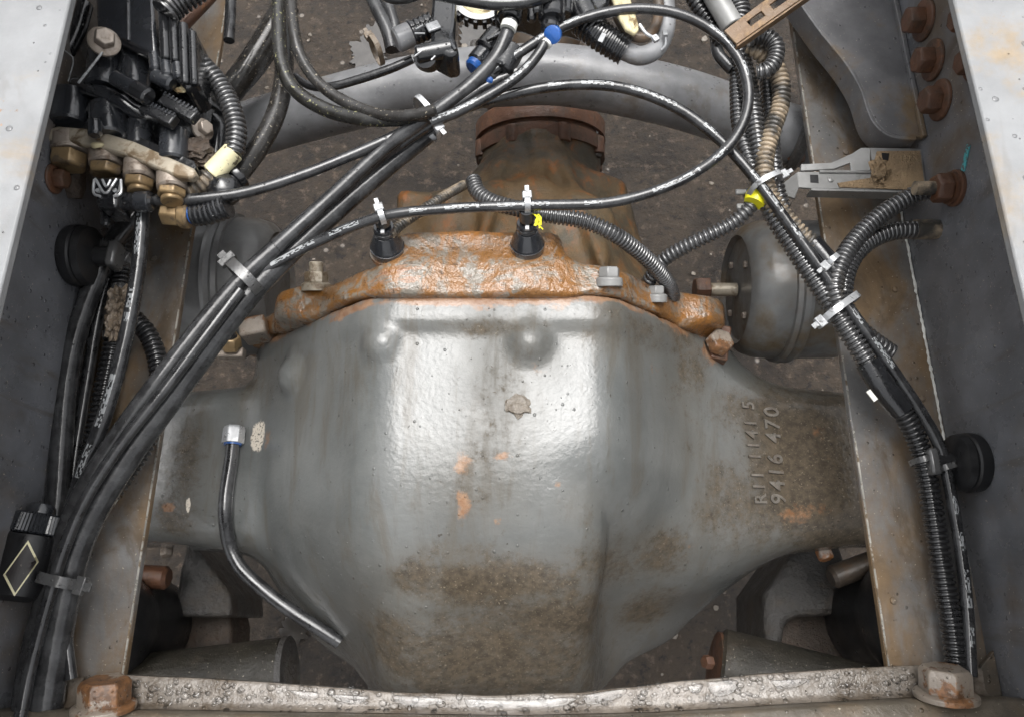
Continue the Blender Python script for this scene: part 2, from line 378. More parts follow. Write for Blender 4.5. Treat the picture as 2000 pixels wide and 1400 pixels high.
# axle housing: grey paint, stains read from the attributes rust / mud / bare
def housing_mat():
    t = NT('wet_grey_axle_paint')
    n1 = t.noise(16, 6, 0.6); fine = t.noise(110, 5, 0.7); grit = t.noise(380, 3, 0.6)
    c = t.mix(t.ramp(n1, 0.3, 0.7), (0.096, 0.101, 0.099), (0.130, 0.134, 0.130))
    # small pits and chips through the paint
    pit = t.ramp(t.noise(170, 2, 0.5), 0.735, 0.76)
    c = t.mix(pit, c, (0.05, 0.045, 0.04))
    mud_a = t.attr('mud')
    md = t.ramp(t.math('ADD', mud_a, t.math('MULTIPLY', t.math('SUBTRACT', t.noise(40, 7, 0.85), 0.5), 1.9)), 0.28, 0.78)
    c = t.mix(t.math('MULTIPLY', mud_a, 0.75, True), c, (0.090, 0.073, 0.050))
    runs = t.math('MULTIPLY', t.ramp(t.noise(17, 6, 0.7, 0.5, stretch=(2.3, 0.38, 0.8)), 0.48, 0.68), 0.55)
    c = t.mix(runs, c, (0.085, 0.073, 0.055))
    sheen_film = t.attr('sheen_film')
    mud_c = t.mix(t.ramp(fine, 0.3, 0.7), (0.036, 0.027, 0.017), (0.10, 0.076, 0.05))
    mud_c = t.mix(t.ramp(grit, 0.6, 0.72), mud_c, (0.2, 0.165, 0.12))
    c = t.mix(t.math('MULTIPLY', md, 0.8), c, mud_c)
    ru_a = t.attr('rust')
    ru = t.ramp(t.math('ADD', ru_a, t.math('MULTIPLY', t.math('SUBTRACT', t.noise(38, 8, 0.7), 0.5), 1.3)), 0.42, 0.66)
    ru_c = t.mix(t.ramp(t.noise(70, 6, 0.7), 0.35, 0.65), (0.20, 0.085, 0.03), (0.30, 0.175, 0.10))
    c = t.mix(t.math('MULTIPLY', ru, 0.75), c, ru_c)
    ba_a = t.attr('bare')
    ba = t.ramp(t.math('ADD', ba_a, t.math('MULTIPLY', t.math('SUBTRACT', t.noise(60, 6, 0.7), 0.5), 0.6)), 0.45, 0.55)
    c = t.mix(ba, c, t.mix(t.ramp(grit, 0.55, 0.62), (0.62, 0.56, 0.47), (0.08, 0.07, 0.06)))
    t.bump(t.noise(22, 3, 0.5), 0.0014, 0.6)
    t.bump(t.noise(170, 4, 0.55), 0.0007, 0.75)
    t.bump(pit, 0.001, -0.6)
    h = t.drops(190, 0.33, 0.35); t.bump(h, 0.0009)
    rg = t.math('ADD', t.ramp(n1, 0.3, 0.7, 0.42, 0.55), t.math('MULTIPLY', t.math('MAXIMUM', md, ru), 0.22), True)
    return t.done(c, rg, 0.0, t.math('SUBTRACT', t.math('SUBTRACT', t.math('SUBTRACT', 0.95, t.math('MULTIPLY', md, 0.5)), t.math('MULTIPLY', runs, 0.5)), t.math('MULTIPLY', sheen_film, t.ramp(t.noise(14, 6, 0.7), 0.3, 0.6, 0.25, 0.75)), True), t.ramp(t.noise(30, 5, 0.7), 0.4, 0.7, 0.04, 0.14), 0.18)
M['housing'] = housing_mat()
def flange_mat():
    t = NT('flaking_rusty_flange')
    a = t.noise(10, 6, 0.7, 1.2, stretch=(0.8, 1.6, 1)); f = t.noise(110, 5, 0.7); g = t.noise(26, 6, 0.72, 1.0, stretch=(1.5, 0.8, 1))
    c = t.mix(t.ramp(a, 0.45, 0.55), (0.19, 0.085, 0.02), (0.18, 0.16, 0.13))
    c = t.mix(t.ramp(a, 0.57, 0.62), c, (0.25, 0.14, 0.08))
    c = t.mix(t.ramp(a, 0.63, 0.66), c, (0.16, 0.07, 0.035))
    c = t.mix(t.math('MULTIPLY', t.ramp(g, 0.47, 0.58), 0.8), c, (0.21, 0.088, 0.016))
    c = t.mix(t.math('MULTIPLY', t.ramp(g, 0.33, 0.40, 1, 0), 0.6), c, (0.25, 0.235, 0.21))
    c = t.mix(t.ramp(f, 0.56, 0.68), c, (0.07, 0.036, 0.014))
    c = t.mix(t.math('MULTIPLY', t.attr('mud'), 1.0), c, t.mix(t.ramp(g, 0.42, 0.58), (0.07, 0.05, 0.03), (0.30, 0.125, 0.03)))
    t.bump(t.noise(40, 5, 0.65), 0.006, 0.8); t.bump(t.noise(180, 3), 0.0012)
    t.bump(t.drops(260, 0.36, 0.35), 0.0007)
    return t.done(c, t.ramp(f, 0.3, 0.7, 0.35, 0.55), 0, 1.0, 0.05, 0.25)
M['flange'] = flange_mat()
def carrier_mat():
    t = NT('rust_streaked_carrier')
    a = t.noise(14, 7, 0.7, 0.5); f = t.noise(70, 6, 0.7)
    c = t.mix(t.ramp(a, 0.38, 0.62), (0.058, 0.050, 0.034), (0.12, 0.076, 0.036))
    c = t.mix(t.ramp(t.noise(33, 7, 0.7, stretch=(1.6, 0.8, 1)), 0.50, 0.72), c, (0.22, 0.075, 0.013))
    c = t.mix(t.ramp(f, 0.66, 0.74), c, (0.12, 0.09, 0.06))
    t.bump(t.noise(50, 8, 0.68), 0.004, 0.7); t.bump(t.drops(230, 0.36, 0.3), 0.0008)
    return t.done(c, t.ramp(f, 0.3, 0.7, 0.4, 0.65), 0, 0.22, 0.12, 0.3)
M['carrier'] = carrier_mat()
def ground_mat():
    t = NT('wet_muddy_ground')
    a = t.noise(5, 8, 0.68); f = t.noise(45, 7, 0.72)
    c = t.mix(t.ramp(a, 0.35, 0.65), (0.020, 0.013, 0.008), (0.062, 0.042, 0.025))
    c = t.mix(t.ramp(f, 0.53, 0.66), c, (0.13, 0.095, 0.066))
    c = t.mix(t.ramp(f, 0.36, 0.47), (0.012, 0.008, 0.005), c)
    v = t.voro(28); peb = t.ramp(v.outputs['Distance'], 0.1, 0.2, 1, 0)
    sep = t.n.new('ShaderNodeSeparateColor'); t.l.new(v.outputs['Color'], sep.inputs[0])
    pk = t.math('MULTIPLY', peb, t.math('GREATER_THAN', sep.outputs[0], 0.86))
    c = t.mix(pk, c, (0.3, 0.26, 0.22))
    t.bump(t.noise(34, 7, 0.72), 0.03, 1.0); t.bump(pk, 0.006)
    rg = t.ramp(a, 0.4, 0.6, 0.4, 0.7)
    return t.done(c, rg, 0, 1.0, 0.04)
M['ground'] = ground_mat()
M['puddle'] = surf('shallow_puddle', (0.05, 0.045, 0.04), 0.08, bump=(30, 0.0008), coat=1.0, coat_rough=0.02)

# ------------------------------------------------------------------ setting: ground
mb = MB(); mb.add([(-30, -30, 0), (30, -30, 0), (30, 30, 0), (-30, 30, 0)], [(0, 1, 2, 3)])
o = solo('ground', mb, M['ground'], 'wet brown muddy ground seen below the truck frame', 'ground', (0, 0, 0), kind='structure', smooth=0)
for i, (px, py, rx, ry) in enumerate(((728, 100, 0.045, 0.065), (945, 85, 0.05, 0.09), (572, 1232, 0.02, 0.026), (745, 1335, 0.03, 0.03))):
    c = P(px, py, 0.004); n = 110; poly = []
    for k in range(n):
        a = 2*math.pi*k/n; q = 1 + 0.6*mnoise.noise(Vector((math.cos(a)*1.7+i*5, math.sin(a)*1.7, i))) + 0.45*mnoise.noise(Vector((math.cos(a)*5+i*5, math.sin(a)*5, i))) + 0.2*mnoise.noise(Vector((math.cos(a)*14, math.sin(a)*14, i)))
        poly.append(c + Vector((rx*q*math.cos(a), ry*q*math.sin(a), 0)))
    mb = MB().prism(poly, (0, 0, -0.003))
    solo('puddle', mb, M['puddle'], ['small bright puddle left of the black tee fitting at the top', 'bright puddle under the toothed black ring at the top',
         'little puddle beside the end of the breather hose', 'little puddle left of the axle housing tail at the bottom'][i], 'puddle', c, kind='structure', smooth=0)

gm = MB(); rg_ = random.Random(3)
for i in range(300):
    x, y = rg_.uniform(-0.75, 0.75), rg_.uniform(-0.25, 1.5); r = 0.0025 + 0.0075*rg_.random()**3
    gm.blob((x, y, r*0.25), (r*(0.8+.5*rg_.random()), r, r*0.6), 1, 0.35, 2.0, i)
gs = solo('gravel', gm, M['chip'], 'small wet stones scattered over the muddy ground', 'gravel', (0, 0.6, 0), kind='stuff')

# ------------------------------------------------------------------ frame rails
XI, XO = 0.424, 0.432          # web faces
FL = 0.342                     # top flange tip
def rail(sg, label):
    t = thing('frame_rail', label, 'frame rail', (sg*0.43, 0.3, 0.735))
    y0, y1 = -0.36, 1.5
    def bx(x0, x1, z0, z1, m, name, bev):
        n = 60; mb = MB(); base = []
        prof = [(x0, z0), (x1, z0), (x1, z1), (x0, z1)]
        if sg < 0: prof = [(-x, z) for x, z in reversed(prof)]
        pts = []
        for i in range(n+1):
            y = y0 + (y1-y0)*i/n
            for (x, z) in prof:
                w = 0.0006*mnoise.noise(Vector((x*9, y*7, z*9)))
                pts.append((x+w, y, z+w*0.7))
        fs = [tuple(range(4)), tuple(reversed(range(n*4, n*4+4)))]
        for i in range(n):
            for k in range(4):
                k2 = (k+1) % 4; fs.append((i*4+k2, i*4+k, (i+1)*4+k, (i+1)*4+k2))
        mb.add(pts, fs)
        return part(name, mb, m, t, bev)
    bx(FL, XO, 0.992, 1.0, M['rail_top'], 'top_flange', 0.0015)
    bx(XI, XO, 0.7352, 0.9918, M['rail_web'], 'web', 0.0)
    FB = 0.334 if sg > 0 else 0.344
    bx(FB, XO, 0.727, 0.735, M['rail_flange'], 'bottom_flange', 0.0012)
    # bare metal line where paint has been scraped off the flange tip
    mb = MB(); pts = []
    for i in range(60):
        y = -0.3 + 1.5*i/59
        if (mnoise.noise(Vector((y*18, sg*3, 0))) > 0.25): continue
        mb.box((sg*(FB+0.0012), y+0.012, 0.7352), (0.0016, 0.026, 0.0008))
    part('scraped_edge', mb, M['edge'], t, kind='stuff')
    return t
rail_l = rail(-1, 'left frame rail with pale worn top and brown muddy lower flange')
rail_r = rail(1, 'right frame rail with rusty bolts through its dark web')
# long bright sealant-like scrape where web meets flange on the right rail
mb = MB()
for i in range(46):
    y = 0.16 + i*0.0085
    mb.blob((XI-0.002, y, 0.7358), (0.0011+0.0010*random.random(), 0.0045+0.004*random.random(), 0.0010), 1, 0.4, 3, i)
part('corner_scrape', mb, M['white'], rail_r, kind='stuff')
def web_bolt(px, py, r_px, parent, sg=1, mat='rust', washer=1.5):
    p = PXW(px, py, sg*XI); r = W(r_px, p); ax = Vector((-sg, 0, 0.0))
    mb = MB().lathe(p, ax, [(0.0002, r*washer), (r*0.22, r*washer*0.97), (r*0.32, r*washer*0.8)], 24)
    w = part('bolt', mb, M[mat], parent, 0.0006)
    part('hex_head', MB().hex(p+ax*(r*0.3), ax, r, r*1.05, random.random()), M[mat], w, 0.0008)
for (px, py) in ((1806, 40), (1824, 118), (1838, 196)): web_bolt(px, py, 27, rail_r)
for (px, py) in ((1893, 38), (1905, 122)): web_bolt(px, py, 25, rail_r)
web_bolt(104, 350, 20, rail_l, -1)
for (px, py) in ((1748, 566), (1648, 318), (1652, 298), (1802, 777), (1880, 455), (300, 505), (1745, 1172)):      # small drain plugs / rivets on the flange
    sg = 1 if px > 1000 else -1
    p = P(px, py, 0.7352); part('rivet', MB().lathe(p, (0, 0, 1), [(0, 0.0035), (0.0012, 0.003), (0.0018, 0.0012)], 12), M['rail_flange'], rail_r if sg > 0 else rail_l)
# teal paint tick on the right web
p0, p1 = PXW(1882, 335, XI), PXW(1893, 283, XI)
part('paint_mark', MB().bar(p0-Vector((.0006, 0, 0)), p1-Vector((.0006, 0, 0)), 0.0012, 0.006, (0, 0, 1)), M['teal'], rail_r, 0.0004)

# ------------------------------------------------------------------ gusset plate and stamped brackets (right)
t = thing('gusset_plate', 'curved grey gusset plate bolted inside the right rail at the top', 'bracket', P(1740, 150, 0.80))
edge = [(1470, -120), (1520, -55), (1562, 0), (1605, 60), (1655, 122), (1685, 172), (1702, 222), (1716, 246), (1738, 262), (1766, 268), (1788, 268)]
poly = [P(x, y, 0.80) for x, y in edge] + [PXW(0, 0, -1) if False else Vector((XI-0.001, P(1795, 270, 0.8).y, 0.80)), Vector((XI-0.001, P(1720, -120, 0.80).y, 0.80))]
part('plate', MB().prism(poly, (0, 0, -0.005)), M['gusset'], t, 0.001)
lip = MB()
pp = catmull([P(x, y, 0.80) for x, y in edge], 0.006)
vv, ff = [], []
for i, q in enumerate(pp):
    tg = (pp[min(i+1, len(pp)-1)]-pp[max(i-1, 0)]).normalized(); nn = Vector((-tg.y, tg.x, 0))
    for (a, z) in ((0.0, 0.0012), (0.004, 0.0012), (0.004, -0.028), (0.0, -0.028)): vv.append(q - nn*a + Vector((0, 0, z)))
    if i:
        for k in range(4):
            k2 = (k+1) % 4; ff.append(((i-1)*4+k, (i-1)*4+k2, i*4+k2, i*4+k))
ff += [(3, 2, 1, 0), tuple(range((len(pp)-1)*4, len(pp)*4))]
lip.add(vv, ff); part('rolled_lip', lip, M['gusset'], t, 0.0008)
part('rear_fold', MB().bar(Vector((XI-0.003, P(1795, 272, .8).y, 0.803)), Vector((XI-0.004, P(1720, -120, 0.80).y, 0.803)), 0.005, 0.006), M['gusset'], t, 0.001)

t = thing('clip_bracket', 'grey stamped bracket with two arms, caked in sandy dirt at its rail end', 'bracket', P(1760, 335, 0.79))
zc = 0.79
def pz(pts, z): return [P(x, y, z) for x, y in pts]
part('lower_arm', MB().prism(pz([(1558, 336), (1712, 336), (1712, 372), (1584, 368), (1560, 366)], zc), (0, 0, -0.003)), M['bracket'], t, 0.0006)
part('arm_tip', MB().prism([P(1558, 336, zc+0.0005), P(1560, 366, zc+0.0005), P(1552, 388, zc-0.012), P(1524, 380, zc-0.016), P(1524, 362, zc-0.012)], (0.001, 0, -0.003)), M['bracket'], t, 0.0006)
part('lower_flange', MB().prism([P(1584, 368, zc+0.0006), P(1786, 374, zc+0.0006), P(1786, 377, zc+0.0006), P(1584, 372, zc+0.0006)], (0, 0, -0.014)), M['bracket'], t, 0.0005)
part('upper_arm', MB().prism([P(1700, 289, zc+0.004), P(1700, 334, zc+0.004), P(1662, 334, zc+0.002), P(1661, 318, zc+0.002), P(1628, 331, zc-0.002), P(1564, 334, zc-0.004), P(1565, 321, zc-0.004), P(1625, 318, zc-0.002), P(1665, 300, zc+0.002), P(1682, 289, zc+0.004)], (0, 0, -0.003)), M['bracket'], t, 0.0006)
part('base_plate', MB().prism(pz([(1700, 289), (1800, 291), (1809, 366), (1786, 374), (1712, 373)], zc-0.0006), (0, 0, -0.003)), M['bracket'], t, 0.0006)
mb = MB(); tl = pz([(1713, 296), (1797, 295), (1806, 364), (1784, 371), (1640, 366), (1636, 358), (1700, 348)], zc+0.0013)
mb.prism(tl, (0, 0, -0.0012)); part('dirt_crust', mb, M['sand'], t)
part('dirt_clump', MB().blob(P(1717, 333, zc+0.004), (0.009, 0.0125, 0.006), 3, 0.5, 3.5, 4), M['sand'], t)
part('square_hole', MB().prism(pz([(1582, 342), (1598, 342), (1599, 358), (1583, 357)], zc+0.0004), (0, 0, -0.0006)), M['rubber'], t)
part('square_hole', MB().prism(pz([(1722, 299), (1737, 300), (1735, 314), (1724, 312)], zc+0.0018), (0, 0, -0.0006)), M['rubber'], t)
part('rivet', MB().lathe(P(1622, 352, zc), (0, 0, 1), [(0, 0.0032), (0.0012, 0.0026), (0.0018, 0.001)], 14), M['bracket'], t)
part('stiffener', MB().cyl(P(1600, 336, zc+0.001), P(1708, 337, zc+0.001), 0.0016, n=8), M['bracket'], t)
t['label'] = 'grey stamped bracket with two arms, caked in sandy dirt at its rail end'

t = thing('slotted_bracket', 'rusty slotted strap bracket crossing the conduits at the top right', 'bracket', P(1480, 40, 0.89))
A0, A1, B0, B1 = P(1414, 62, 0.885), P(1590, -70, 0.90), P(1438, 88, 0.885), P(1618, -38, 0.90)
def lerp(a, b, k): return a.lerp(b, k)
up = Vector((0, 0, 0.003))
ub, vb = [0.0, 0.2, 0.36, 0.45, 0.63, 0.72, 0.92, 1.0], [0.0, 0.34, 0.66, 1.0]
mb = MB(); gv = [lerp(lerp(A0, A1, u_), lerp(B0, B1, u_), w_) for u_ in ub for w_ in vb]; gf = []
for i in range(7):
    for j in range(3):
        if j == 1 and i in (1, 3, 5): continue
        gf.append((i*4+j, i*4+j+1, (i+1)*4+j+1, (i+1)*4+j))
mb.add(gv, gf); st = part('pierced_strap', mb, M['rust_tan'], t, smooth=0)
so = st.modifiers.new('thick', 'SOLIDIFY'); so.thickness = 0.003; so.offset = 0
bv = st.modifiers.new('bevel', 'BEVEL'); bv.width = 0.0006; bv.segments = 2
part('turned_edge', MB().prism([B0, B1, B1-up*3, B0-up*3], (B0-A0).normalized()*0.002), M['rust_tan'], t, 0.0004)


# ------------------------------------------------------------------ drive axle (signed distance field -> mesh)
import openvdb
def smax(a, b, k):
    h = np.clip(0.5 + 0.5*(a-b)/k, 0, 1); return b + (a-b)*h + k*h*(1-h)
def smin(a, b, k): return -smax(-a, -b, k)
def sdf_mesh(fn, lo, hi, vox):
    lo, hi = np.array(lo), np.array(hi); n = np.ceil((hi-lo)/vox).astype(int)
    X, Y, Z = np.meshgrid(*[np.float32(lo[i]) + np.arange(n[i], dtype=np.float32)*np.float32(vox) for i in range(3)], indexing='ij')
    d = np.clip(fn(X, Y, Z), -vox*4, vox*4).astype(np.float32)
    g = openvdb.FloatGrid(vox*4); g.copyFromArray(d)
    pts, quads = g.convertToQuads(isovalue=0.0)
    pts = pts*vox + lo
    return pts, quads[:, ::-1]
CXB = -0.018
TILT = 0.10
JY = 0.300 + 0.25*TILT          # joint plane
def section(X, Z):            # octagonal banjo section, front to rear; narrower on the right
    xs = np.where(X > CXB, (X-CXB)*1.14-0.015*np.clip((X-CXB)/0.1, 0, 1), CXB-X)
    d = smax(Z-0.790, (xs-0.115)*0.73 + (Z-0.790)*0.683, 0.022)
    d = smax(d, xs-0.305, 0.06)
    d = smax(d, smax(0.29-Z, (xs-0.115)*0.73 + (0.29-Z)*0.683, 0.03), 0.06)
    return d
def bump_at(X, Y, Z, c, r, k): return np.sqrt((X-c[0])**2 + (Y-c[1])**2 + (Z-c[2])**2) - r
def f_housing(X, Y, Z):
    yp = Y + (Z-0.54)*TILT
    s = section(X, Z + 0.07*np.clip(0.30-Y, -0.1, 0.4))
    rear = smax(-0.60*(Y-0.060) + 0.80*(Z-0.772), -0.90*(Y+0.045) + 0.436*(Z-0.66), 0.08)
    # two ridges run down the tail
    xr = np.abs(X-CXB)
    rear = rear + 0.010*np.clip((xr-0.085)/0.05, 0, 2)**2*np.clip((0.10-Y)/0.1, 0, 1.5) + 0.005*np.exp(-(xr/0.05)**2)*np.clip((0.08-Y)/0.08, 0, 1)
    b = smax(s, rear, 0.06)
    b = smax(b, -0.60*(X+0.320) - 0.72*(Y-0.080) + 0.30*(Z-0.54), 0.06)
    b = smax(b, 0.42*(X-0.140) - 0.79*(Y+0.012) + 0.45*(Z-0.52), 0.06)
    b = smax(b, -(Y+0.16), 0.06)
    b = smax(b, 0.86*0 - 0.7*(Y+0.02) - 0.7*(Z-0.40), 0.05)
    neck = smax(smax(np.abs(X+0.020)-0.105-0.10*np.clip(Y, -0.2, 0.1), rear, 0.05), smax(-(Y+0.19), 0.32-Z, 0.03), 0.03)
    b = smin(b, smax(neck, s, 0.06), 0.09*np.clip((0.035-Y)/0.09, 0.01, 1))
    # raised shoulder next to the joint
    rim = smax(smax(section(X, Z)-0.003, JY-0.028-yp, 0.012), yp-JY-0.042, 0.01)
    b = smin(b, rim, 0.015)
    # axle tubes
    hy = 0.088 + 0.02*np.clip((0.42-np.abs(X))/0.2, 0, 1); hz = 0.082
    qy, qz = np.abs(Y-0.18)-hy+0.05, np.abs(Z-0.53)-hz+0.05
    tube = np.sqrt(np.maximum(qy, 0)**2 + np.maximum(qz, 0)**2) + np.minimum(np.maximum(qy, qz), 0) - 0.05
    tube = smax(tube, np.abs(X)-0.70, 0.01)
    b = smin(b, tube, 0.024 + 0.076*np.clip((X+0.1)/0.3, 0, 1))
    # cast bosses and the small raised pads
    for (c, r, k) in BUMPS: b = smin(b, bump_at(X, Y, Z, c, r, k), k)
    b = smax(b, yp-JY, 0.004)
    return b
BUMPS = []
for (px, py, z, r, sink) in ((748, 668, 0.783, 0.021, 0.010), (1034, 664, 0.789, 0.0225, 0.011), (578, 726, 0.683, 0.024, 0.016)):
    c = P(px, py, z); BUMPS.append(((c.x, c.y, c.z-sink), r, 0.008))
AX = Vector((0, 0.18, 0.54))
def field_obj(name, fn, lo, hi, vox, mat, parent):
    pts, quads = sdf_mesh(fn, lo, hi, vox)
    me = bpy.data.meshes.new(name)
    me.from_pydata((pts - np.array(AX)).tolist(), [], quads.tolist()); me.validate()
    me.polygons.foreach_set('use_smooth', [True]*len(me.polygons)); me.update()
    o = bpy.data.objects.new(name, me); col.objects.link(o); me.materials.append(mat); o.parent = parent; BASE[o.name] = AX
    return o, pts, quads
axle = thing('drive_axle', 'grey banjo drive axle with rusty carrier flange, wet and mud stained', 'drive axle', AX)
hs_o, hp, hq = field_obj('axle_housing', f_housing, (-0.71, -0.18, 0.26), (0.71, 0.42, 0.84), 0.0042, M['housing'], axle)
hbvh = BVHTree.FromPolygons([Vector(p) for p in hp], hq.tolist())
def on_housing(px, py):
    d = ray(px, py).normalized(); hit = hbvh.ray_cast(CAM, d); return hit[0], hit[1]
def paint(me, pts, name, spots):
    a = np.zeros(len(pts), dtype=np.float32)
    for (px, py, rx, ry, s) in spots:
        c, nrm = on_housing(px, py)
        if c is None: continue
        mx, my = W(rx, c), W(ry, c)
        dx, dy, dz = (pts[:, 0]-c.x)/mx, (pts[:, 1]-c.y)/my, (pts[:, 2]-c.z)/max(mx, my)/1.6
        a = np.maximum(a, s*np.exp(-(dx*dx+dy*dy+dz*dz)))
    return a
mud = paint(None, hp, 'mud', [(960, 1140, 220, 60, .86), (1180, 1110, 130, 60, .66), (810, 1130, 60, 55, .8), (960, 1290, 320, 130, .80), (760, 1260, 110, 110, .68), (1090, 1210, 190, 90, .80),
    (1290, 1080, 90, 60, .7), (1380, 1010, 70, 60, .5), (1560, 900, 130, 190, 1.1), (1650, 930, 150, 210, 1.3), (1450, 980, 110, 110, .7), (1470, 820, 80, 80, .7), (1400, 640, 60, 90, .5), (1330, 760, 70, 90, .42), (1250, 640, 120, 50, .5), (1620, 820, 110, 60, .75), (1480, 1030, 120, 50, .65), (1350, 720, 60, 80, .6),
    (960, 640, 130, 28, .55), (1180, 650, 120, 40, .4), (1330, 650, 60, 60, .65), (360, 900, 60, 120, .55), (340, 1010, 70, 60, .6), (1440, 800, 80, 60, .6), (900, 1080, 110, 30, .5), (1150, 1330, 80, 60, .6), (1350, 860, 60, 130, .35), (1260, 1190, 80, 60, .75),
    (490, 760, 40, 60, .45), (975, 790, 90, 200, .36), (930, 950, 110, 110, .40), (1130, 990, 60, 60, .3), (1030, 690, 90, 70, .33)])
rust = paint(None, hp, 'rust', [(903, 905, 26, 40, .62), (903, 985, 24, 44, .66), (985, 890, 34, 16, .6), (1100, 890, 20, 14, .4), (970, 1015, 16, 14, .6), (1090, 945, 16, 12, .55), (940, 590, 330, 12, .8), (700, 600, 150, 14, .75), (560, 635, 70, 18, .8), (1200, 585, 160, 14, .75),
    (1330, 640, 70, 30, .75), (1390, 690, 40, 40, .65), (840, 1040, 12, 12, .55), (1280, 720, 50, 50, .4), (500, 690, 16, 36, .6), (520, 855, 24, 46, .5), (328, 990, 18, 12, .85), (1070, 720, 60, 30, .45), (940, 600, 60, 26, .6), (1090, 600, 60, 24, .5), (1570, 1000, 100, 40, .45), (1600, 860, 60, 80, .42), (1350, 1060, 50, 30, .4)])
bare = paint(None, hp, 'bare', [(505, 850, 22, 44, .85), (367, 985, 8, 26, .75)])
# thin rust creep along the joint
ypv = hp[:, 1] + (hp[:, 2]-0.54)*TILT
rust = np.maximum(rust, 0.62*np.exp(-((ypv-JY)/0.012)**2))
sheen_film = paint(None, hp, 'sheen_film', [(960, 730, 75, 260, 1.0), (1000, 640, 120, 40, .8), (960, 960, 110, 90, .9), (1060, 700, 50, 60, .6)])
for nm, arr in (('mud', mud), ('rust', rust), ('bare', bare), ('sheen_film', sheen_film)):
    at = hs_o.data.attributes.new(nm, 'FLOAT', 'POINT'); at.data.foreach_set('value', arr.astype(np.float32))

# carrier flange and carrier
NOSE = Vector((0.040, 0.63, 0.54)); NAX = Vector((0, 0.974, 0.225)).normalized()
def f_flange(X, Y, Z):
    yp = Y + (Z-0.54)*TILT
    w = 0.004*np.sin(X*55+1.0)*np.sin(Z*60+Y*40)
    d = smax(smax(section(X, Z)-0.010+w, JY+0.0005-yp, 0.004), yp-JY-0.032-w, 0.012)
    # thick middle block under the sensors
    blk = smax(smax(np.abs(X+0.034)-0.088+0.2*np.clip(yp-JY-0.042, 0, 1), np.abs(Z-0.70)-0.098+w, 0.015), smax(JY+0.002-yp, yp-JY-0.070-w, 0.01), 0.012)
    d = smin(d, blk, 0.02)
    # bolt ears left and right
    for (x, z) in ((-0.225, 0.685), (-0.300, 0.575), (0.205, 0.66)):
        ear = smax(np.sqrt((X-x)**2+(Z-z)**2)-0.036, smax(JY+0.002-yp, yp-JY-0.036, 0.006), 0.01); d = smin(d, ear, 0.02)
    return d
fl_o, fp, fq = field_obj('carrier_flange', f_flange, (-0.40, 0.24, 0.24), (0.38, 0.48, 0.86), 0.0042, M['flange'], axle)
at = fl_o.data.attributes.new('mud', 'FLOAT', 'POINT')
fy = fp[:, 1] + (fp[:, 2]-0.54)*TILT
at.data.foreach_set('value', (np.clip((0.74-fp[:, 2])/0.08, 0, 1)*0.55*(fp[:, 0] > 0.1) + np.clip((fy-JY-0.050)/0.02, 0, 0.6)).astype(np.float32))
def f_carrier(X, Y, Z):
    # cone from flange to pinion nose
    ax = np.array((0.010, 0.33, 0.545)); bx = np.array((NOSE.x, NOSE.y-0.01, NOSE.z)); ba = bx-ax; L2 = (ba*ba).sum()
    tt = np.clip(((X-ax[0])*ba[0]+(Y-ax[1])*ba[1]+(Z-ax[2])*ba[2])/L2, 0, 1)
    r = 0.212 - 0.128*np.clip(tt*1.12, 0, 1)**1.05
    d = (np.sqrt((X-ax[0]-ba[0]*tt)**2 + (Y-ax[1]-ba[1]*tt)**2 + (Z-ax[2]-ba[2]*tt)**2) - r)*0.8
    cone = d
    for x0, sl, hh in ((-0.030, 0.10, 0.016), (0.088, -0.16, 0.020), (0.030, 0.02, 0.010)):
        d = smin(d, smax(np.abs(X-x0-sl*(Y-0.4))-0.006, cone-hh*np.clip((0.57-Y)/0.12, 0, 1), 0.006), 0.014)
    # shelves on top of the casting
    for (c, h) in (((-0.040, 0.44, 0.645), (0.095, 0.04, 0.05)), ((0.085, 0.40, 0.665), (0.028, 0.05, 0.05)), ((0.125, 0.45, 0.57), (0.022, 0.09, 0.05))):
        q = [np.abs(X-c[0])-h[0]+0.012, np.abs(Y-c[1])-h[1]+0.012, np.abs(Z-c[2])-h[2]+0.012]
        bx_ = np.sqrt(sum(np.maximum(v, 0)**2 for v in q)) + np.minimum(np.maximum(np.maximum(q[0], q[1]), q[2]), 0) - 0.012
        d = smin(d, bx_, 0.04)
    # left lug with the upright stud boss
    c0 = P(882, 440, 0.69); c1 = P(884, 398, 0.705)
    e = np.array(c1-c0); tt = np.clip(((X-c0.x)*e[0]+(Y-c0.y)*e[1]+(Z-c0.z)*e[2])/(e*e).sum(), 0, 1)
    lug = np.sqrt((X-c0.x-e[0]*tt)**2+(Y-c0.y-e[1]*tt)**2+(Z-c0.z-e[2]*tt)**2) - (0.024-0.012*tt)
    d = smin(d, lug, 0.03)
    d += 0.002*np.sin(X*80)*np.sin(Y*70+Z*30)
    d = smax(d, -(Y + (Z-0.54)*TILT) + JY+0.027, 0.004)
    d = smax(d, (X-NOSE.x)*NAX.x+(Y-NOSE.y)*NAX.y+(Z-NOSE.z)*NAX.z, 0.004)
    return d
ca_o, cp, cq = field_obj('differential_carrier', f_carrier, (-0.25, 0.30, 0.30), (0.27, 0.68, 0.80), 0.0042, M['carrier'], axle)
fbvh = BVHTree.FromPolygons([Vector(p) for p in np.concatenate([fp, cp])], fq.tolist() + (cq+len(fp)).tolist())
def on_front(px, py):
    d = ray(px, py).normalized(); hit = fbvh.ray_cast(CAM, d); return hit[0], hit[1]
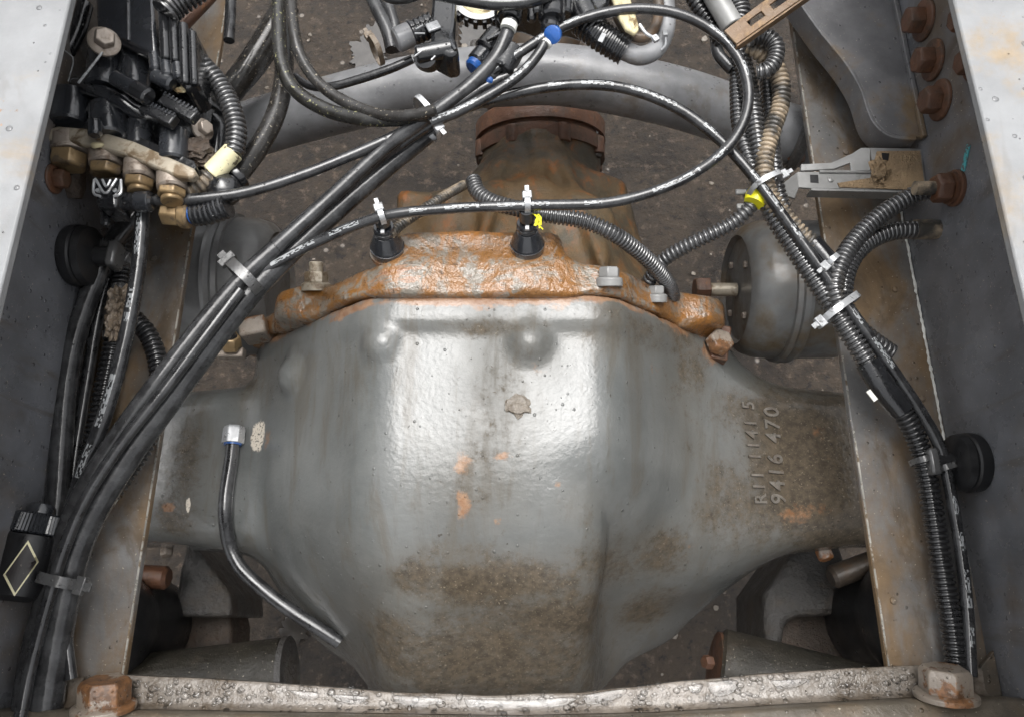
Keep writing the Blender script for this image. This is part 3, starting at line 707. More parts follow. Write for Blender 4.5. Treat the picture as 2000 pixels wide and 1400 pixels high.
# pinion cage rings
r0 = 0.0905
mb = MB().lathe(NOSE-NAX*0.012, NAX, [(0, r0-0.006), (0.001, r0), (0.020, r0), (0.022, r0-0.004), (0.027, r0-0.004)], 64)
cage = part('pinion_cage', mb, M['rust'], axle)
mb = MB().lathe(NOSE+NAX*0.0152, NAX, [(0, r0+0.001), (0.022, r0+0.001), (0.026, r0-0.003), (0.027, 0.05)], 64)
part('bearing_retainer', mb, M['rust'], axle)
e1, e2, _ = frame(NAX)
for k in range(8):
    a = math.pi/2 + 0.32 + k*2*math.pi/8
    c = NOSE + NAX*(-0.006) + (e1*math.cos(a)+e2*math.sin(a))*(r0-0.006)
    bo = part('retainer_bolt', MB().cyl(c-NAX*0.010, c+NAX*0.014, 0.0105, n=14, ch=0.001), M['rust'], axle)
    part('bolt_tip', MB().hex(c-NAX*0.008, -NAX, 0.0065, 0.006), M['yoke'], bo)
# flange studs and nuts: photo pixel of the foot, axis of the flange
FAX = Vector((0, 1, TILT)).normalized()
def flange_bolt(px, py, r, stud, mat='steel', label=None):
    p, n = on_front(px, py)
    if p is None: return
    ax = Vector((0, 0.93, 0.37))
    nut = part('flange_nut', MB().lathe(p-ax*0.006, ax, [(0, r*1.25), (0.0075, r*1.25), (0.009, r*1.05)], 22), M[mat], axle, 0.0006)
    part('hex', MB().hex(p+ax*0.003, ax, r, r*0.95, 0.25), M[mat], nut, 0.0007)
    if stud: part('stud_end', MB().cyl(p+ax*(r*0.9), p+ax*(r*0.9+stud), r*0.6, n=16, ch=0.0012), M[mat], nut)
flange_bolt(618, 558, 0.0125, 0.014, 'plate'); flange_bolt(1190, 548, 0.0105, 0.0, 'bracket'); flange_bolt(1282, 580, 0.009, 0.0, 'bracket')
# blocks at the two ends of the joint
p = P(1402, 676, 0.64)
k = part('end_block', MB().box(p, (0.020, 0.042, 0.03), Matrix.Rotation(R(-12), 3, 'Z')), M['rust'], axle, 0.002)
part('end_nut', MB().hex(P(1400, 674, 0.656), (0.3, 0.2, 0.93), 0.0155, 0.014), M['pale_rust_bolt'], k, 0.001)
p = P(500, 645, 0.655)
part('left_pad', MB().box(p, (0.030, 0.022, 0.035), Matrix.Rotation(R(12), 3, 'Z')), M['pale_rust_bolt'], axle, 0.003)
# stone chip stuck on the paint
c, n = on_housing(1011, 791)
part('stone_chip', MB().blob(c, (0.0118, 0.0100, 0.0032), 3, 0.30, 1.9, 5), M['chip'], axle, smooth=22)
q0, q1, q2 = [on_housing(x, y)[0] for x, y in ((326, 802), (334, 790), (352, 786))]
if q0 and q1 and q2: part('blue_paint_mark', MB().tube(catmull([q0, q1, q2], 0.003), 0.0012, 8), M['blue'], axle)
# cast lettering on the right hand tube
def cast_text(txt, px0, py0, px1, py1, size):
    cu = bpy.data.curves.new('cast_text', 'FONT'); cu.body = txt; cu.size = size; cu.extrude = 0.0; cu.offset = 0.0005; cu.space_character = 1.3
    to = bpy.data.objects.new('cast_text_tmp', cu); col.objects.link(to)
    dg = bpy.context.evaluated_depsgraph_get(); me = bpy.data.meshes.new_from_object(to.evaluated_get(dg))
    bpy.data.objects.remove(to)
    bm = bmesh.new(); bm.from_mesh(me); bpy.data.meshes.remove(me)
    bmesh.ops.triangulate(bm, faces=bm.faces[:]); bmesh.ops.subdivide_edges(bm, edges=[e for e in bm.edges if e.calc_length() > 0.006], cuts=1)
    r = bmesh.ops.extrude_face_region(bm, geom=bm.faces[:]); top = {v for v in r['geom'] if isinstance(v, bmesh.types.BMVert)}
    w = max(v.co.x for v in bm.verts)
    a, _ = on_housing(px0, py0); b, _ = on_housing(px1, py1)
    d = (b-a); d.z = 0; L = d.length; d.normalize(); q = Vector((-d.y, d.x, 0)); k = L/w
    mb = MB(); pts = []
    for v in bm.verts:
        g = a + d*(v.co.x*k) + q*v.co.y*k*1.1
        h = hbvh.ray_cast(Vector((g.x, g.y, 1.2)), Vector((0, 0, -1)))
        z = h[0].z if h[0] else a.z
        pts.append(Vector((g.x, g.y, z + (0.0027 if v in top else -0.002))))
    mb.add(pts, [tuple(v.index for v in f.verts) for f in bm.faces]); bm.free()
    return part('cast_lettering', mb, M['housing'], axle, smooth=0)
hs_o.data.attributes  # attributes stay on the housing; letters read zero stain
M['letters'] = surf('muddy_cast_letters', (0.14, 0.125, 0.105), 0.3, dirt=(0.09, 0.065, 0.045), dscale=60, bump=(150, 0.001), drops=(280, 0.4, 0.5), coat=0.7)
for args in (('9416 470', 1534, 985, 1518, 797, 0.03), ('R11 1141 5', 1497, 985, 1470, 786, 0.03)):
    o = cast_text(*args); o.data.materials.clear(); o.data.materials.append(M['letters'])

# water lying on the housing: real drops, flattened
def scatter_drops(name, bvh, n, region, rmin, rmax, parent, flat=0.45, dens=None, mat='water'):
    mb = MB(); cnt = 0; tries = 0
    ico = bmesh.new(); bmesh.ops.create_icosphere(ico, subdivisions=2, radius=1.0)
    iv = [v.co.copy() for v in ico.verts]; fi = [tuple(v.index for v in f.verts) for f in ico.faces]; ico.free()
    x0, x1, y0, y1 = region
    while cnt < n and tries < n*8:
        tries += 1
        x, y = random.uniform(x0, x1), random.uniform(y0, y1)
        h = bvh.ray_cast(Vector((x, y, 1.3)), Vector((0, 0, -1)))
        if h[0] is None or h[1].z < 0.25: continue
        if dens and random.random() > dens(x, y): continue
        r = rmin + (rmax-rmin)*random.random()**3
        nn = h[1]; e1, e2, a = frame(nn); Mx = Matrix((e1, e2, a)).transposed()
        st = 1 + 0.6*random.random()
        sd = Vector((random.random()*9, random.random()*9, 0))
        mb.add([h[0] + Mx @ Vector((q.x*r*(1+.25*mnoise.noise(q+sd)), q.y*r*st*(1+.25*mnoise.noise(q*1.3+sd)), q.z*r*flat)) for q in iv], fi); cnt += 1
    return part(name, mb, M[mat], parent, smooth=180, kind='stuff')
scatter_drops('water_drops', hbvh, 800, (-0.17, 0.14, -0.10, 0.06), 0.0007, 0.0042, axle, flat=0.6, dens=lambda x, y: 1.0 if y < 0.02 else 0.35)
scatter_drops('tube_drops', hbvh, 260, (0.29, 0.46, 0.10, 0.27), 0.0007, 0.0036, axle)
scatter_drops('top_drops', hbvh, 160, (-0.25, 0.25, 0.02, 0.30), 0.0005, 0.0014, axle)

# ------------------------------------------------------------------ driveshaft yoke
t = thing('driveshaft', 'dark greasy driveshaft yoke disappearing under the grey cross tube', 'driveshaft', NOSE+NAX*0.05)
part('companion_flange', MB().lathe(NOSE+NAX*0.043, NAX, [(0, 0.06), (0.02, 0.06), (0.03, 0.046), (0.075, 0.04)], 40), M['yoke'], t)
S0 = NOSE+NAX*0.12
for sx in (-1, 1):
    c = S0 + Vector((sx*0.066, 0, 0.018))
    k = part('yoke_ear', MB().box(c - NAX*0.02, (0.028, 0.10, 0.06), Matrix.Rotation(R(-8*sx), 3, 'Z')), M['yoke'], t, 0.008, seg=3)
    part('bearing_cap', MB().cyl(c+Vector((sx*0.008, 0.005, 0.0)), c+Vector((sx*0.032, 0.005, 0)), 0.028, n=28, ch=0.003), M['cast'], k)
part('cross_journal', MB().cyl(S0-Vector((0.055, 0, -0.018)), S0+Vector((0.055, 0, 0.018)), 0.02, n=20), M['cast'], t)
part('shaft_yoke', MB().lathe(S0+NAX*0.01, Vector((0, 1, -0.05)), [(0, 0.03), (0.05, 0.06), (0.10, 0.052), (0.9, 0.052)], 32), M['yoke'], t)
part('grease_nipple', MB().cyl(P(1148, 215, 0.60), P(1162, 262, 0.58), 0.004, 0.0055, n=10), M['silver'], t)

# ------------------------------------------------------------------ tubular crossmember
ctrl = [(-0.43, None), (430, 275, 0.655), (560, 232, 0.675), (700, 194, 0.70), (850, 162, 0.712), (1000, 148, 0.715), (1120, 150, 0.712), (1300, 186, 0.70), (1430, 226, 0.68), (1540, 262, 0.66), (0.43, None)]
pts = [P(*q) for q in ctrl[1:-1]]
pts = [Vector((-0.43, pts[0].y-0.035, 0.65))] + pts + [Vector((0.43, pts[-1].y-0.02, 0.65))]
t = thing('cross_tube', 'arched grey steel cross tube spanning between the rails', 'crossmember', P(1000, 148, 0.68))
path = catmull(pts, 0.008)
part('tube', MB().tube(path, [0.033 + 0.0025*math.sin(i*0.02) for i in range(len(path))], 36), M['tube_paint'], t)
e = P(1552, 268, 0.66)
part('end_plate', MB().cyl(e, e+Vector((0.012, -0.004, 0)), 0.043, n=32, ch=0.003), M['cast'], t)
part('end_bolt', MB().hex(P(1561, 306, 0.66), (-0.8, -0.3, 0.6), 0.011, 0.012), M['rust'], t, 0.0008)

# ------------------------------------------------------------------ brake chambers
def chamber(sg, px, py, z, label, mat):
    c = P(px, py, z); ax = Vector((-sg, 0, 0)); rr = 0.089
    t = thing('brake_chamber', label, 'brake chamber', c)
    face = c
    L = XI + 0.02 - abs(c.x)
    # profile from the rail side towards the middle
    s0 = c - ax*L
    lh = 0.044; lc = L - lh - 0.021
    part('canister', MB().lathe(s0, ax, [(0, rr*0.86), (lc*0.5, rr*0.95), (lc, rr*0.955)], 56), M[mat], t)
    part('clamp_band', MB().lathe(s0+ax*lc, ax, [(0, rr*0.955), (0.001, rr), (0.006, rr*1.02), (0.011, rr*0.985), (0.015, rr*1.02), (0.020, rr), (0.021, rr*0.955)], 56), M[mat], t)
    k = s0+ax*(lc+0.021)
    part('pressure_head', MB().lathe(k, ax, [(0, rr*0.955), (lh*0.5, rr*0.94), (lh*0.85, rr*0.88), (lh, rr*0.80), (lh+0.002, rr*0.75), (lh-0.004, rr*0.70)], 56), M[mat], t)
    part('head_face', MB().lathe(c-ax*0.006, ax, [(0, rr*0.71), (0.002, rr*0.69), (0.004, 0.01)], 48), M[mat], t)
    return t, c, ax
t, c, ax = chamber(1, 1438, 566, 0.60, 'grey brake chamber under the right rail with a rusty nut on its stud', 'chamber')
b = part('caging_stud', MB().cyl(c, c+ax*0.045, 0.0085, n=18), M['plate'], t)
part('caging_nut', MB().hex(c+ax*0.034, ax, 0.0165, 0.018, 0.1), M['rust'], b, 0.001)
for a in (70, 250, 160, 340):
    q = c + Vector((0, math.cos(R(a)), math.sin(R(a))))*0.043
    part('cover_screw', MB().hex(q-ax*0.003, ax, 0.0045, 0.004), M['steel'], t)
t, c, ax = chamber(-1, 545, 560, 0.60, 'dark brake chamber behind the hose bundle under the left rail', 'chamber_dark')
k = part('port_fitting', MB().hex(P(452, 678, 0.66), (0.1, 0.5, 0.8), 0.012, 0.016), M['brass'], t, 0.001)
part('port_base', MB().box(P(452, 690, 0.652), (0.03, 0.012, 0.014)), M['steel'], t, 0.002)
el = catmull([P(456, 664, 0.668), P(440, 642, 0.685), P(437, 618, 0.70), P(447, 588, 0.71), P(470, 562, 0.715)], 0.003)
solo('elbow_hose', MB().tube(el, 0.0068, 14), M['airline_plain'], 'short black elbow hose rising from the left brake chamber port', 'hose')

# ------------------------------------------------------------------ suspension castings, arms and air bags below
def casting(poly, z, depth, label, mud_poly=None, base=None):
    c = sum((P(x, y, z) for x, y in poly), Vector())/len(poly)
    t = thing('suspension_bracket', label, 'bracket', c-Vector((0, 0, depth)))
    part('casting_body', MB().prism([P(x, y, z) for x, y in poly], (0, 0, -depth)), M['cast'], t, 0.009, seg=3)
    if mud_poly: part('lower_step', MB().prism([P(x, y, z-0.045) for x, y in mud_poly], (0, 0, -depth*0.6)), M['cast_mud'], t, 0.006)
    return t
casting([(368, 1050), (392, 1078), (450, 1160), (452, 1204), (300, 1204), (304, 1188), (345, 1160), (352, 1110)], 0.42, 0.14, 'dark wet suspension casting between the left rail and the breather hose',
        [(280, 1150), (438, 1150), (452, 1225), (448, 1330), (270, 1330)])
casting([(1568, 1050), (1640, 1060), (1660, 1120), (1660, 1200), (1560, 1204), (1536, 1216), (1530, 1262), (1494, 1262), (1492, 1160)], 0.42, 0.14, 'dark wet suspension casting between the axle and the right rail',
        [(1520, 1170), (1690, 1165), (1710, 1330), (1520, 1330)])
t = thing('torque_rod', 'short rusty brown torque rod under the right rail', 'rod', P(1660, 1110, 0.45))
part('rod', MB().cyl(P(1622, 1128, 0.47), P(1790, 1065, 0.47), 0.0145, n=22, ch=0.004), M['yoke'], t)
part('rod_nut', MB().hex(P(1606, 1072, 0.47), (0.2, -1, 0.3), 0.010, 0.014), M['rust_wet'], t, 0.001)
t = thing('torque_rod', 'dim brown torque rod end showing beside the left rail', 'rod', P(300, 1128, 0.45))
part('rod', MB().cyl(P(200, 1120, 0.47), P(330, 1128, 0.47), 0.0145, n=22, ch=0.004), M['rust'], t)
part('rod_nut', MB().hex(P(326, 1068, 0.48), (0.2, -1, 0.3), 0.008, 0.012), M['steel'], t, 0.001)
def bag(px, py, z, r, label):
    c = P(px, py, z)
    prof = [(-0.14, r*0.7), (-0.12, r*0.93), (-0.09, r), (-0.05, r*0.97), (-0.03, r*0.9), (0, r), (0.04, r*0.99), (0.06, r*0.85), (0.065, r*0.5)]
    t = thing('air_spring', label, 'air spring', c-Vector((0, 0, 0.14)))
    part('bellows', MB().lathe(c, (0, 0, 1), prof, 48), M['rubber'], t)
    part('bead_plate', MB().lathe(c+Vector((0, 0, 0.0655)), (0, 0, 1), [(0, r*0.5), (0.01, r*0.5), (0.012, r*0.45)], 40), M['cast'], t)
bag(1810, 1205, 0.50, 0.082, 'black rubber air spring half hidden under the right rail')
bag(190, 1225, 0.50, 0.070, 'black rubber air spring half hidden under the left rail')
t = thing('control_arm', 'dusty dark tapered control arm in the bottom right gap', 'control arm', P(1560, 1340, 0.42))
part('arm_tube', MB().cyl(P(1402, 1312, 0.46), P(1800, 1405, 0.50), 0.052, 0.046, n=36, ch=0.004), M['arm'], t)
k = part('end_clamp', MB().lathe(P(1391, 1310, 0.46), (1, -0.2, 0.05), [(0, 0.040), (0.002, 0.047), (0.008, 0.047), (0.009, 0.04)], 36), M['rust'], t)
part('clamp_bolt', MB().hex(P(1388, 1292, 0.50), (-1, 0, 0.5), 0.008, 0.01), M['rust'], k)
t = thing('control_arm', 'dark rounded control arm in the bottom left gap', 'control arm', P(440, 1330, 0.42))
part('arm_tube', MB().cyl(P(560, 1318, 0.45), P(250, 1365, 0.47), 0.045, 0.05, n=36, ch=0.006), M['arm'], t)
part('end_clamp', MB().lathe(P(570, 1317, 0.45), (-1, -0.1, 0), [(0, 0.036), (0.002, 0.046), (0.009, 0.046), (0.01, 0.04)], 36), M['cast'], t)

# ------------------------------------------------------------------ rear crossmember with puddled flange
ZR = 0.756
fe = [(96, 1338), (110, 1326), (200, 1320), (300, 1320), (450, 1328), (600, 1338), (730, 1349), (860, 1355), (1000, 1357), (1120, 1352), (1250, 1340), (1400, 1324), (1550, 1312), (1700, 1303), (1850, 1298), (1906, 1296), (1918, 1305)]
front = catmull([P(x, y, ZR) for x, y in fe], 0.006)
XL = [q.x for q in front]; YL = [q.y for q in front]
def front_y(x): return float(np.interp(x, XL, YL))
def back_y(x): return float(np.interp(x, [-0.42, -0.30, 0.0, 0.12, 0.22, 0.34, 0.42], [-0.064, -0.066, -0.0705, -0.068, -0.0625, -0.0565, -0.056]))
t = thing('rear_crossmember', 'wet pale crossmember along the bottom with puddles and two big bolts', 'crossmember', P(1000, 1375, ZR-0.02))
mud_n = lambda a, b: mnoise.noise(Vector((a*30, b*30, 1)))
n = 160; vv, ff = [], []
prof_n = 8
for i in range(n+1):
    x = XL[0] + (XL[-1]-XL[0])*i/n; y = front_y(x)
    back = back_y(x)
    w = 0.0012*mnoise.noise(Vector((x*25, 0, 0)))
    prof = [(y+w, ZR-0.010), (y+w, ZR-0.0015), (y-0.002+w, ZR), (y*0.5+back*0.5, ZR-0.0005), (back+0.006, ZR-0.0005), (back+0.002, ZR+0.001), (back, ZR+0.006), (back, ZR-0.012)]
    vv += [(x, a, b) for a, b in prof]
    if i:
        for k in range(prof_n):
            k2 = (k+1) % prof_n; ff.append(((i-1)*prof_n+k, (i-1)*prof_n+k2, i*prof_n+k2, i*prof_n+k))
ff += [tuple(reversed(range(prof_n))), tuple(range(n*prof_n, (n+1)*prof_n))]
M['xm'] = surf('wet_pale_scale_steel', (0.155, 0.132, 0.108), 0.4, 0.0, dirt=(0.075, 0.055, 0.036), dirt_lo=0.46, dirt_hi=0.64, dscale=30, bump=(90, 0.0016), drops=(150, 0.44, 0.32), coat=0.7, coat_rough=0.04)
M['xm_dark'] = surf('dark_muddy_steel', (0.085, 0.072, 0.055), 0.4, dirt=(0.12, 0.09, 0.06), dscale=25, speck=0.8, bump=(120, 0.001), drops=(200, 0.38, 0.4), coat=0.4)
mbx = MB(); mbx.add(vv, ff)
fl = part('wet_flange', mbx, M['xm'], t, smooth=50)
mb = MB(); n2 = 120; vv, ff = [], []
for i in range(n2+1):
    x = -0.4238 + 0.8476*i/n2; back = back_y(x) - 0.0003
    zt = 0.782
    prof = [(back-0.0002, 0.7356), (back-0.0002, zt-0.004), (back-0.003, zt), (back-0.018, zt+0.002), (back-0.022, zt-0.003), (back-0.022, 0.7356)]
    m_ = len(prof); vv += [(x, a, b) for a, b in prof]
    if i:
        for k in range(m_):
            k2 = (k+1) % m_; ff.append(((i-1)*m_+k, (i-1)*m_+k2, i*m_+k2, i*m_+k))
ff += [tuple(reversed(range(m_))), tuple(range(n2*m_, (n2+1)*m_))]
mb.add(vv, ff); part('upright_web', mb, M['xm_dark'], t, smooth=50)
for (px, r) in ((212, 0.0205), (1842, 0.0205)):
    x = P(px, 1370, 0.77).x; y = back_y(x)
    w = part('bolt', MB().lathe((x, y, 0.776), (0, 1, 0.25), [(0, r*1.22), (0.004, r*1.22), (0.006, r*1.05)], 30), M['pale_rust_bolt'], t, 0.0006)
    part('hex_head', MB().hex((x, y+0.005, 0.7772), (0, 1, 0.25), r, 0.020, 0.42), M['pale_rust_bolt'], w, 0.0010)
# gusset corners sitting on the lower flange at either end
part('corner_gusset', MB().prism([Vector((-0.4238, -0.02, 0.742)), Vector((-0.4238, -0.067, 0.742)), Vector((-0.377, -0.067, 0.742))], (0, 0, 0.006)), M['xm_dark'], t, 0.001)
part('corner_gusset', MB().prism([Vector((0.4238, -0.02, 0.742)), Vector((0.385, -0.058, 0.742)), Vector((0.4238, -0.058, 0.742))], (0, 0, 0.006)), M['xm_dark'], t, 0.001)
# standing water on the flange
def water_patch(pxs, z, name='puddle_film'):
    q = [P(x, y, z) for x, y in pxs]; q = catmull(q + [q[0]], 0.0022)[:-1]; c = sum(q, Vector())/len(q)
    mb = MB(); m_ = len(q); vv = []
    for (k, h) in ((1.0, -0.0006), (0.985, 0.0005), (0.93, 0.0011), (0.8, 0.0014)):
        vv += [Vector((c.x+(p.x-c.x)*k, c.y+(p.y-c.y)*k, z+h)) for p in q]
    ff = []
    for i in range(3):
        for k in range(m_):
            k2 = (k+1) % m_; ff.append((i*m_+k, i*m_+k2, (i+1)*m_+k2, (i+1)*m_+k))
    ff.append(tuple(range(3*m_, 4*m_))); ff.append(tuple(reversed(range(m_))))
    mb.add(vv, ff); return part(name, mb, M['puddle_water'], t, smooth=60)
for pxs in ([(765, 1356), (862, 1362), (864, 1374), (838, 1376), (826, 1390), (808, 1384), (772, 1370)], [(905, 1363), (1020, 1366), (1120, 1360), (1114, 1374), (1060, 1384), (980, 1390), (920, 1386)],
            [(1136, 1356), (1222, 1344), (1216, 1358), (1190, 1368), (1148, 1376)], [(1342, 1338), (1372, 1334), (1366, 1352), (1350, 1352)], [(1380, 1330), (1440, 1328), (1432, 1352), (1400, 1360), (1384, 1346)],
            [(1504, 1328), (1576, 1324), (1560, 1340), (1520, 1344)], [(560, 1346), (622, 1352), (614, 1366), (590, 1362)], [(640, 1354), (720, 1360), (700, 1374), (660, 1368)]):
    water_patch(pxs, ZR+0.0004)
xb = BVHTree.FromPolygons(mbx.v, mbx.f)
scatter_drops('flange_drops', xb, 900, (-0.37, 0.37, -0.08, -0.03), 0.0006, 0.0030, t, flat=0.5)

# ------------------------------------------------------------------ hoses, air lines and conduits
def path3(ctrl, z=None, step=0.004):
    pts = []
    for q in ctrl: pts.append(q if isinstance(q, Vector) else P(q[0], q[1], q[2] if len(q) > 2 else z))
    return catmull(pts, step)
def hose(name, label, ctrl, r, mat, z=None, r_end=None, cat='hose', n=14):
    p = path3(ctrl, z)
    rad = [r*(1+0.02*math.sin(i*0.13)) + ((r_end-r)*i/len(p) if r_end else 0) for i in range(len(p))]
    return solo(name, MB().tube(p, rad, n), M[mat], label, cat, p[0])
def ribbed(ctrl, r, z=None, pitch=0.0050, n=14, depth=0.24):
    p = path3(ctrl, z, pitch/6.0); rad = []
    for i in range(len(p)):
        k = i % 6; rad.append(r*(1.0 if k in (1, 2) else 0.97 if k in (0, 3) else 1-depth))
    return MB().tube(p, rad, n), p
def conduit(label, ctrl, r, mat, z=None, pitch=0.0050, name='corrugated_conduit'):
    mb, p = ribbed(ctrl, r*1.08, z, pitch); return solo(name, mb, M[mat], label, 'conduit', p[0], smooth=50)

# the looping air line: bundle tie -> up over the top -> right -> back along the sensors -> left tie
hose('air_line', 'thin black air line making the big loop over the right of the axle',
     [(300, 770, .80), (390, 655, .805), (475, 556, .81), (545, 512, .815), (625, 470, .825), (745, 424, .845), (880, 408, .85), (1030, 402, .85), (1190, 396, .85), (1310, 362, .855), (1400, 308, .86), (1448, 248, .865), (1462, 180, .87), (1440, 110, .875), (1385, 56, .88), (1310, 24, .885), (1215, 20, .885), (1110, 48, .88), (1020, 100, .875), (935, 160, .865), (880, 195, .855), (830, 226, .845), (760, 285, .835), (660, 375, .828), (560, 463, .826)], 0.0050, 'airline')
hose('air_line', 'printed black air line arching over the cross tube and down the right rail',
     [(560, 480, .80), (660, 392, .81), (760, 302, .825), (838, 246, .84), (900, 214, .845), (985, 188, .85), (1075, 170, .853), (1160, 166, .853), (1240, 178, .852), (1330, 216, .848), (1410, 278, .842), (1480, 356, .835), (1560, 465, .822), (1650, 590, .81), (1730, 702, .80), (1800, 806, .788), (1838, 880, .780), (1860, 980, .774), (1878, 1090, .77), (1890, 1200, .767), (1896, 1320, .765)], 0.0053, 'airline')
hose('air_line', 'black air line running from the valve elbow up to the silver tie',
     [(298, 391, .848), (380, 389, .848), (480, 376, .846), (590, 342, .845), (700, 298, .845), (780, 262, .846), (832, 236, .852), (890, 205, .860), (950, 168, .862), (1010, 140, .865)], 0.0053, 'airline_plain')
hose('air_line', 'black air line with white bands ending at the bright blue collar',
     [(842, 240, .862), (900, 216, .868), (970, 178, .87), (1020, 142, .872), (1052, 105, .875), (1068, 76, .878)], 0.0050, 'airline')
hose('air_line', 'grey air line dropping from the top connector into the silver tie',
     [(998, 40, .885), (985, 80, .88), (965, 118, .875), (920, 165, .868), (860, 212, .862), (820, 240, .855), (740, 300, .84), (640, 392, .83), (540, 482, .825)], 0.0068, 'hose')
hose('air_line', 'pale thin line from the black tee fitting to the speckled hoses',
     [(806, 116, .83), (760, 136, .825), (700, 156, .818), (645, 170, .812), (605, 168, .81), (575, 150, .81)], 0.0045, 'airline_plain')
# heavy bundle running to the bottom left
hose('bundle_hose', 'thick black hose on the upper side of the diagonal bundle',
     [(826, 240, .83), (740, 306, .83), (640, 394, .826), (560, 466, .82), (478, 540, .816), (395, 634, .812), (310, 742, .808), (235, 845, .80), (165, 955, .792), (118, 1060, .786), (90, 1160, .78), (60, 1280, .776), (38, 1420, .77)], 0.0082, 'hose', r_end=0.0088)
hose('bundle_hose', 'thick dusty black hose on the lower side of the diagonal bundle',
     [(846, 256, .82), (770, 316, .818), (680, 392, .815), (590, 474, .81), (500, 562, .804), (420, 660, .80), (338, 772, .795), (262, 872, .79), (196, 975, .785), (150, 1070, .78), (122, 1180, .775), (100, 1300, .77), (84, 1420, .765)], 0.0088, 'hose', r_end=0.0138)
hose('bundle_hose', 'thin black line tucked beside the diagonal bundle',
     [(470, 566, .822), (395, 664, .82), (318, 765, .815), (240, 862, .81), (170, 968, .805), (125, 1070, .80), (96, 1165, .795), (60, 1300, .79), (40, 1400, .79)], 0.0052, 'airline_plain')
# left side hoses behind the bundle
hose('air_hose', 'wide dull black hose hanging along the left web',
     [(268, 415, .79), (236, 455, .79), (212, 490, .79), (182, 560, .785), (150, 650, .78), (130, 750, .775), (120, 860, .772), (114, 960, .77), (104, 1060, .766), (88, 1150, .76)], 0.0098, 'hose')
hose('air_hose', 'narrow black line second from the left web', [(224, 500, .775), (205, 560, .77), (186, 650, .765), (168, 760, .76), (152, 860, .757), (138, 960, .755), (120, 1060, .752)], 0.0055, 'airline_plain')
hose('air_hose', 'hair thin black wire between the left hanging hoses', [(226, 500, .765), (190, 610, .76), (166, 720, .757), (150, 830, .755), (136, 930, .752)], 0.0028, 'airline_plain')
hose('air_hose', 'printed black line dropping straight from the valve elbow', [(278, 405, .835), (277, 450, .832), (268, 540, .825), (250, 640, .818), (226, 740, .81), (196, 836, .80), (168, 905, .79), (140, 990, .78)], 0.0066, 'airline')
hose('air_hose', 'short thin line by the left end of the rear crossmember', [(122, 1135, .775), (126, 1190, .772), (132, 1260, .77), (140, 1325, .767)], 0.0046, 'airline_plain')
conduit('black corrugated conduit hanging behind the left hoses', [(240, 460, .775), (237, 520, .772), (232, 600, .77), (222, 670, .768), (206, 750, .766), (190, 830, .764), (172, 910, .762), (158, 970, .76)], 0.0088, 'conduit_dark')
conduit('black corrugated conduit curling under the diagonal bundle to a white end', [(262, 622, .77), (290, 655, .768), (308, 705, .766), (312, 760, .766), (300, 825, .766), (272, 885, .766), (238, 935, .766), (212, 968, .768)], 0.0088, 'conduit_dark')
e0, e1_ = P(213, 966, .769), P(198, 1000, .772)
solo('taped_end', MB().cyl(e0, e1_, 0.009, 0.006, n=16, ch=0.001), M['white'], 'white taped conduit end showing beside the diagonal bundle', 'tape')
solo('crumpled_tape', MB().blob(P(232, 590, .785), (0.009, 0.014, 0.008), 4, 0.5, 4.0, 2).blob(P(226, 628, .783), (0.008, 0.018, 0.007), 4, 0.5, 4.0, 5), M['crumple'], 'crumpled brown wet tape wrapped round the left conduit', 'tape')
for (px, py) in ((238, 522), (236, 566), (222, 655)):
    solo('sleeve_band', MB().cyl(P(px, py-8, .772), P(px-1, py+8, .772), 0.0096, n=20, ch=0.001), M['blacktie'], {522: 'upper smooth band on the left hanging conduit', 566: 'smooth band just above the crumpled brown tape', 655: 'smooth band just below the crumpled brown tape'}[py], 'sleeve')
# right hand harness
conduit('thick corrugated conduit running diagonally to the black sleeve on the right', [(1380, -30, .84), (1422, 50, .84), (1452, 130, .835), (1468, 200, .83), (1478, 270, .825), (1488, 340, .82), (1506, 410, .815), (1548, 480, .81), (1600, 560, .804), (1652, 640, .80), (1700, 715, .795)], 0.0088, 'conduit')
conduit('muddy corrugated conduit bulging right near the top of the harness', [(1480, 92, .84), (1508, 120, .838), (1524, 160, .835), (1524, 205, .832), (1508, 255, .83), (1494, 310, .828), (1496, 365, .826), (1524, 415, .82), (1560, 455, .815), (1590, 480, .812)], 0.0086, 'conduit_mud')
conduit('thin corrugated conduit on the left edge of the right harness', [(1437, 130, .82), (1438, 190, .82), (1442, 245, .82), (1458, 300, .818), (1474, 340, .818), (1492, 390, .812)], 0.0064, 'conduit')
conduit('second corrugated conduit hidden behind the muddy one', [(1498, 150, .815), (1502, 200, .815), (1506, 260, .812), (1512, 320, .81), (1518, 370, .805), (1530, 410, .80)], 0.0075, 'conduit')
conduit('curled corrugated conduit hooking round below the rusty slotted bracket', [(1466, 74, .86), (1492, 70, .862), (1514, 88, .862), (1514, 116, .86), (1498, 138, .858), (1478, 143, .855)], 0.0078, 'conduit', pitch=0.0042)
conduit('short muddy corrugated stub below the slotted bracket', [(1462, 92, .845), (1478, 100, .845), (1492, 110, .842)], 0.0078, 'conduit_mud')
conduit('corrugated branch conduit from the yellow collar down to the axle side', [(1476, 384, .815), (1462, 408, .81), (1428, 438, .80), (1380, 462, .79), (1330, 486, .775), (1294, 510, .76), (1272, 540, .745), (1262, 560, .73)], 0.0072, 'conduit')
conduit('corrugated sensor conduit curving from the right sensor to the axle flange', [(924, 352, .80), (934, 376, .805), (962, 395, .81), (1010, 408, .815), (1070, 420, .818), (1140, 432, .818), (1200, 458, .812), (1255, 498, .785), (1295, 540, .75), (1312, 572, .71), (1318, 600, .655)], 0.0076, 'conduit', pitch=0.0040)
conduit('thin grey corrugated conduit rising from the left sensor', [(762, 458, .825), (790, 434, .82), (830, 408, .815), (870, 382, .805), (906, 362, .79)], 0.0048, 'conduit_mud', pitch=0.0032)
